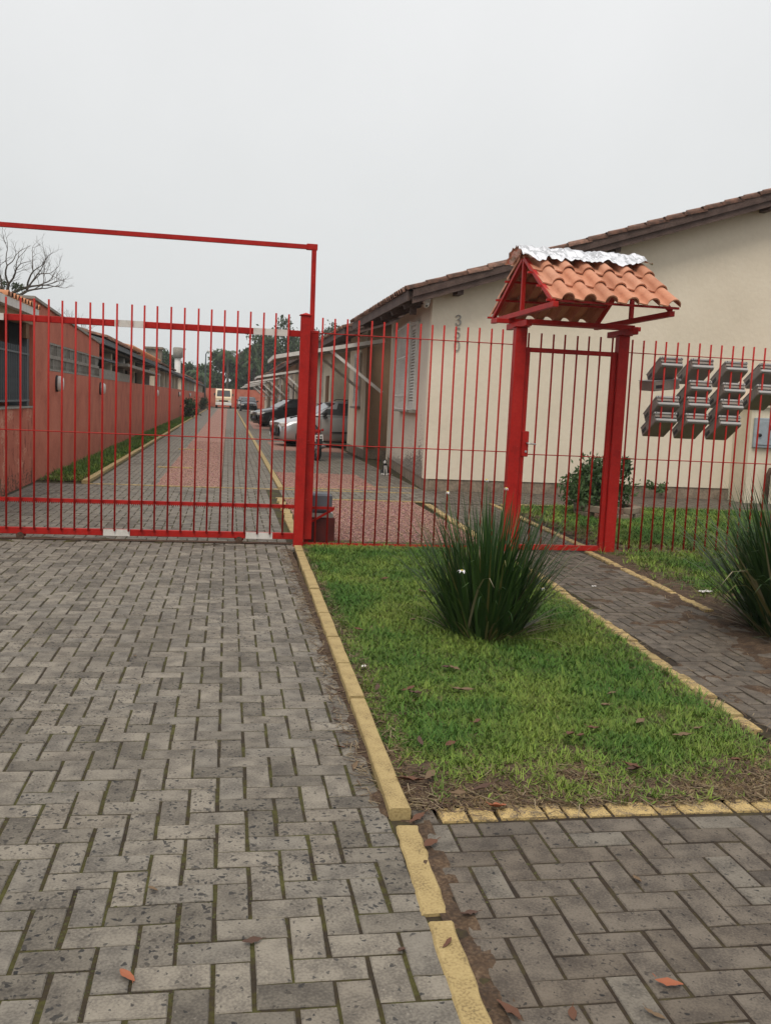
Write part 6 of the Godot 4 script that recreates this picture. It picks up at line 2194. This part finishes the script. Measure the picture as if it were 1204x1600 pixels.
		for p in spots:
			for attempt in 12:
				var tn: String = tone.keys()[r.randi() % 3]
				var fn: String = form.keys()[r.randi() % 4]
				var where := ""
				if on == 0:
					where = "on the lawn %s, %s" % ["by the kerb" if p[0] < 0.9 else "midway across" if p[0] < 1.5 else "by the footpath", "in its brown front edge" if p[1] > -3.45 else "behind its brown edge" if p[1] > -4.1 else "before the iris" if p[1] > -5.5 else "beyond the iris"]
				else:
					where = "on the pavers %s, %s" % ["of the pavement" if p[0] > 0.7 else "against the kerb" if p[0] > 0.45 else "of the driveway", "at the front" if p[1] > -2.5 else "beside the lawn front" if p[1] > -4.0 else "farther up"]
				var lb := "%s %s leaf %s" % [fn, tn, where]
				if used.has(lb): continue
				used[lb] = true
				put.call(p[0], p[1], 0.036 if on == 0 else 0.005, form[fn], tone[tn], lb, "dry leaves fallen on lawn and pavers", r.randf_range(0.8, 1.15) if on == 0 else r.randf_range(0.45, 0.8))
				break
	put.call(0.72, -3.34, 0.03, lm[2], M.dead_leaf_a, "long brown leaf at the corner of the lawn by the last kerb block", "", 1.25)
	put.call(2.04, -3.76, 0.035, lm[0], M.dead_leaf_d, "pale brown leaf on the lawn with a white scrap beside it", "")
	put.call(1.64, -3.42, 0.035, lm[2], M.dead_leaf_a, "large upright brown leaf on the browned front part of the lawn", "", 1.2)
	put.call(1.0, -3.13, 0.014, lm[3], M.dead_leaf_c, "orange leaf lying on the yellow painted pavers", "", 1.15)
	put.call(0.7, -2.87, 0.006, lm[3], M.dead_leaf_a, "reddish leaf on the pavement beside the chipped yellow kerb block", "", 1.1)
	put.call(1.15, -2.08, 0.006, lm[1], M.dead_leaf_c, "bright red-brown leaf alone on the brown pavement", "")
	put.call(0.7, -2.01, 0.006, lm[2], M.dead_leaf_a, "narrow brown leaf standing in a pavement joint next to the last kerb piece", "", 1.1)
	put.call(-0.21, -2.24, 0.006, lm[1], M.dead_leaf_c, "small orange-brown leaf on the grey driveway pavers", "", 0.8)
	put.call(0.69, -3.06, 0.01, lm[0], M.dead_leaf_a, "brown leaf in the gap between the long kerb and the painted pavers", "")
	# dry grass stalks and bits along the kerbs
	var xf := []
	var col := []
	for k in 2600:
		var p: Vector3
		var pick := r.randf()
		if pick < 0.3: p = Vector3(r.randf_range(0.52, 0.61) , 0.003, r.randf_range(-3.2, -9.0))
		elif pick < 0.55: p = Vector3(r.randf_range(0.69, 0.8), 0.02, r.randf_range(-3.1, -9.0))
		elif pick < 0.75: p = Vector3(r.randf_range(0.7, 2.5), 0.015, r.randf_range(-3.06, -3.5))
		elif pick < 0.9:
			var zz := r.randf_range(-3.3, -8.8)
			p = Vector3(path_left(zz) + r.randf_range(-0.25, 0.08), 0.012, zz)
		else: p = Vector3(r.randf_range(2.9, 4.0), 0.012, r.randf_range(-4.4, -7.8))
		var s := r.randf_range(0.5, 1.1)
		xf.append(Transform3D(Basis.from_euler(Vector3(r.randf_range(-0.15, 0.15), r.randf() * TAU, r.randf_range(-0.25, 0.25))).scaled(Vector3(s, s, s)), p))
		col.append([Color(0.2, 0.15, 0.09), Color(0.13, 0.085, 0.05), Color(0.28, 0.22, 0.14), Color(0.09, 0.055, 0.04)][r.randi() % 4])
	var straw := MB.new()
	straw.bar(Vector3(-0.035, 0.001, 0), Vector3(0.03, 0.004, 0.008), 0.0032, 0.0012)
	var ml := multi(self, "dry_litter", straw.done(), M.grass, xf, col)
	tag(ml, "dry stalks and crumbs of litter scattered along the kerbs and lawn edges", "litter", "", "stuff")
	# scraps
	for q in [[Vector3(3.93, 0.03, -7.05), Vector3(0.13, 0.006, 0.07), "white crumpled scrap on the bare soil beside the footpath"], [Vector3(0.76, 0.035, -4.86), Vector3(0.028, 0.008, 0.02), "tiny white scrap on the lawn edge beside the yellow kerb"], [Vector3(3.07, 0.006, -7.33), Vector3(0.05, 0.004, 0.03), "small white scrap lying on the footpath pavers"]]:
		var sbx := MB.new()
		for i in 4:
			var x0: float = (i / 4.0 - 0.5) * q[1].x
			var x1: float = ((i + 1) / 4.0 - 0.5) * q[1].x
			var ya: float = q[1].y * (i % 2)
			var yb: float = q[1].y * ((i + 1) % 2)
			sbx.quad(Vector3(x0, ya, q[1].z / 2), Vector3(x1, yb, q[1].z * 0.4), Vector3(x1, yb, -q[1].z / 2), Vector3(x0, ya, -q[1].z * 0.4))
		var o := solo("paper_scrap", sbx.done(), M.white_paint, q[2], "litter")
		o.position = q[0]
		o.rotation.y = 0.3


func _ready():
	rng.seed = 350
	# camera: eye 1.45 m up, turned 9.7 degrees off the line of the drive, tipped 6.7 degrees down, rolled 2.6
	var cam := Camera3D.new()
	cam.name = "camera"
	cam.fov = 57.43
	cam.near = 0.05
	cam.far = 900.0
	cam.transform = Transform3D(Basis(Vector3(0.985347, 0.045882, 0.164272), Vector3(-0.025975, 0.992271, -0.121343), Vector3(-0.168570, 0.115298, 0.978923)), Vector3(0, 1.45, 0))
	add_child(cam)
	cam.current = true
	# overcast sky
	var env := Environment.new()
	env.background_mode = Environment.BG_SKY
	var sky := ProceduralSkyMaterial.new()
	sky.sky_top_color = lin(0.93, 0.912, 0.93)
	sky.sky_horizon_color = lin(0.548, 0.566, 0.566)
	sky.sky_curve = 1.0
	sky.ground_bottom_color = Color8(120, 118, 112)
	sky.ground_horizon_color = Color8(200, 203, 202)
	sky.sun_angle_max = 0.0
	# thin uneven cloud
	var cn := FastNoiseLite.new()
	cn.seed = 61
	cn.frequency = 0.006
	cn.fractal_octaves = 5
	var ci := cn.get_seamless_image(1024, 512)
	ci.convert(Image.FORMAT_L8)
	var cd := ci.get_data()
	var cb := PackedByteArray()
	cb.resize(cd.size() * 4)
	for k in cd.size():
		cb[k * 4] = 255
		cb[k * 4 + 1] = 252
		cb[k * 4 + 2] = 255
		cb[k * 4 + 3] = clampi(int((cd[k] - 90) * 0.09), 0, 12)
	sky.sky_cover = itex(Image.create_from_data(1024, 512, false, Image.FORMAT_RGBA8, cb))
	var sk := Sky.new()
	sk.sky_material = sky
	env.sky = sk
	env.tonemap_mode = Environment.TONE_MAPPER_LINEAR
	env.tonemap_exposure = 1.25
	env.sdfgi_enabled = true
	env.ssao_enabled = true
	env.ssil_enabled = true
	env.fog_enabled = true
	env.fog_density = 0.0006
	env.fog_light_color = Color8(222, 227, 228)
	var we := WorldEnvironment.new()
	we.name = "world_environment"
	we.environment = env
	add_child(we)
	# the brighter part of the cloud, behind the photographer
	var sun := DirectionalLight3D.new()
	sun.name = "sun"
	sun.light_energy = 0.5
	sun.light_color = Color(1.0, 0.965, 0.92)
	sun.light_angular_distance = 24.0
	sun.shadow_enabled = true
	sun.rotation_degrees = Vector3(-58, -24, 0)
	add_child(sun)
	make_materials()
	setting()
	gates()
	houses()
	vehicles()
	plants()
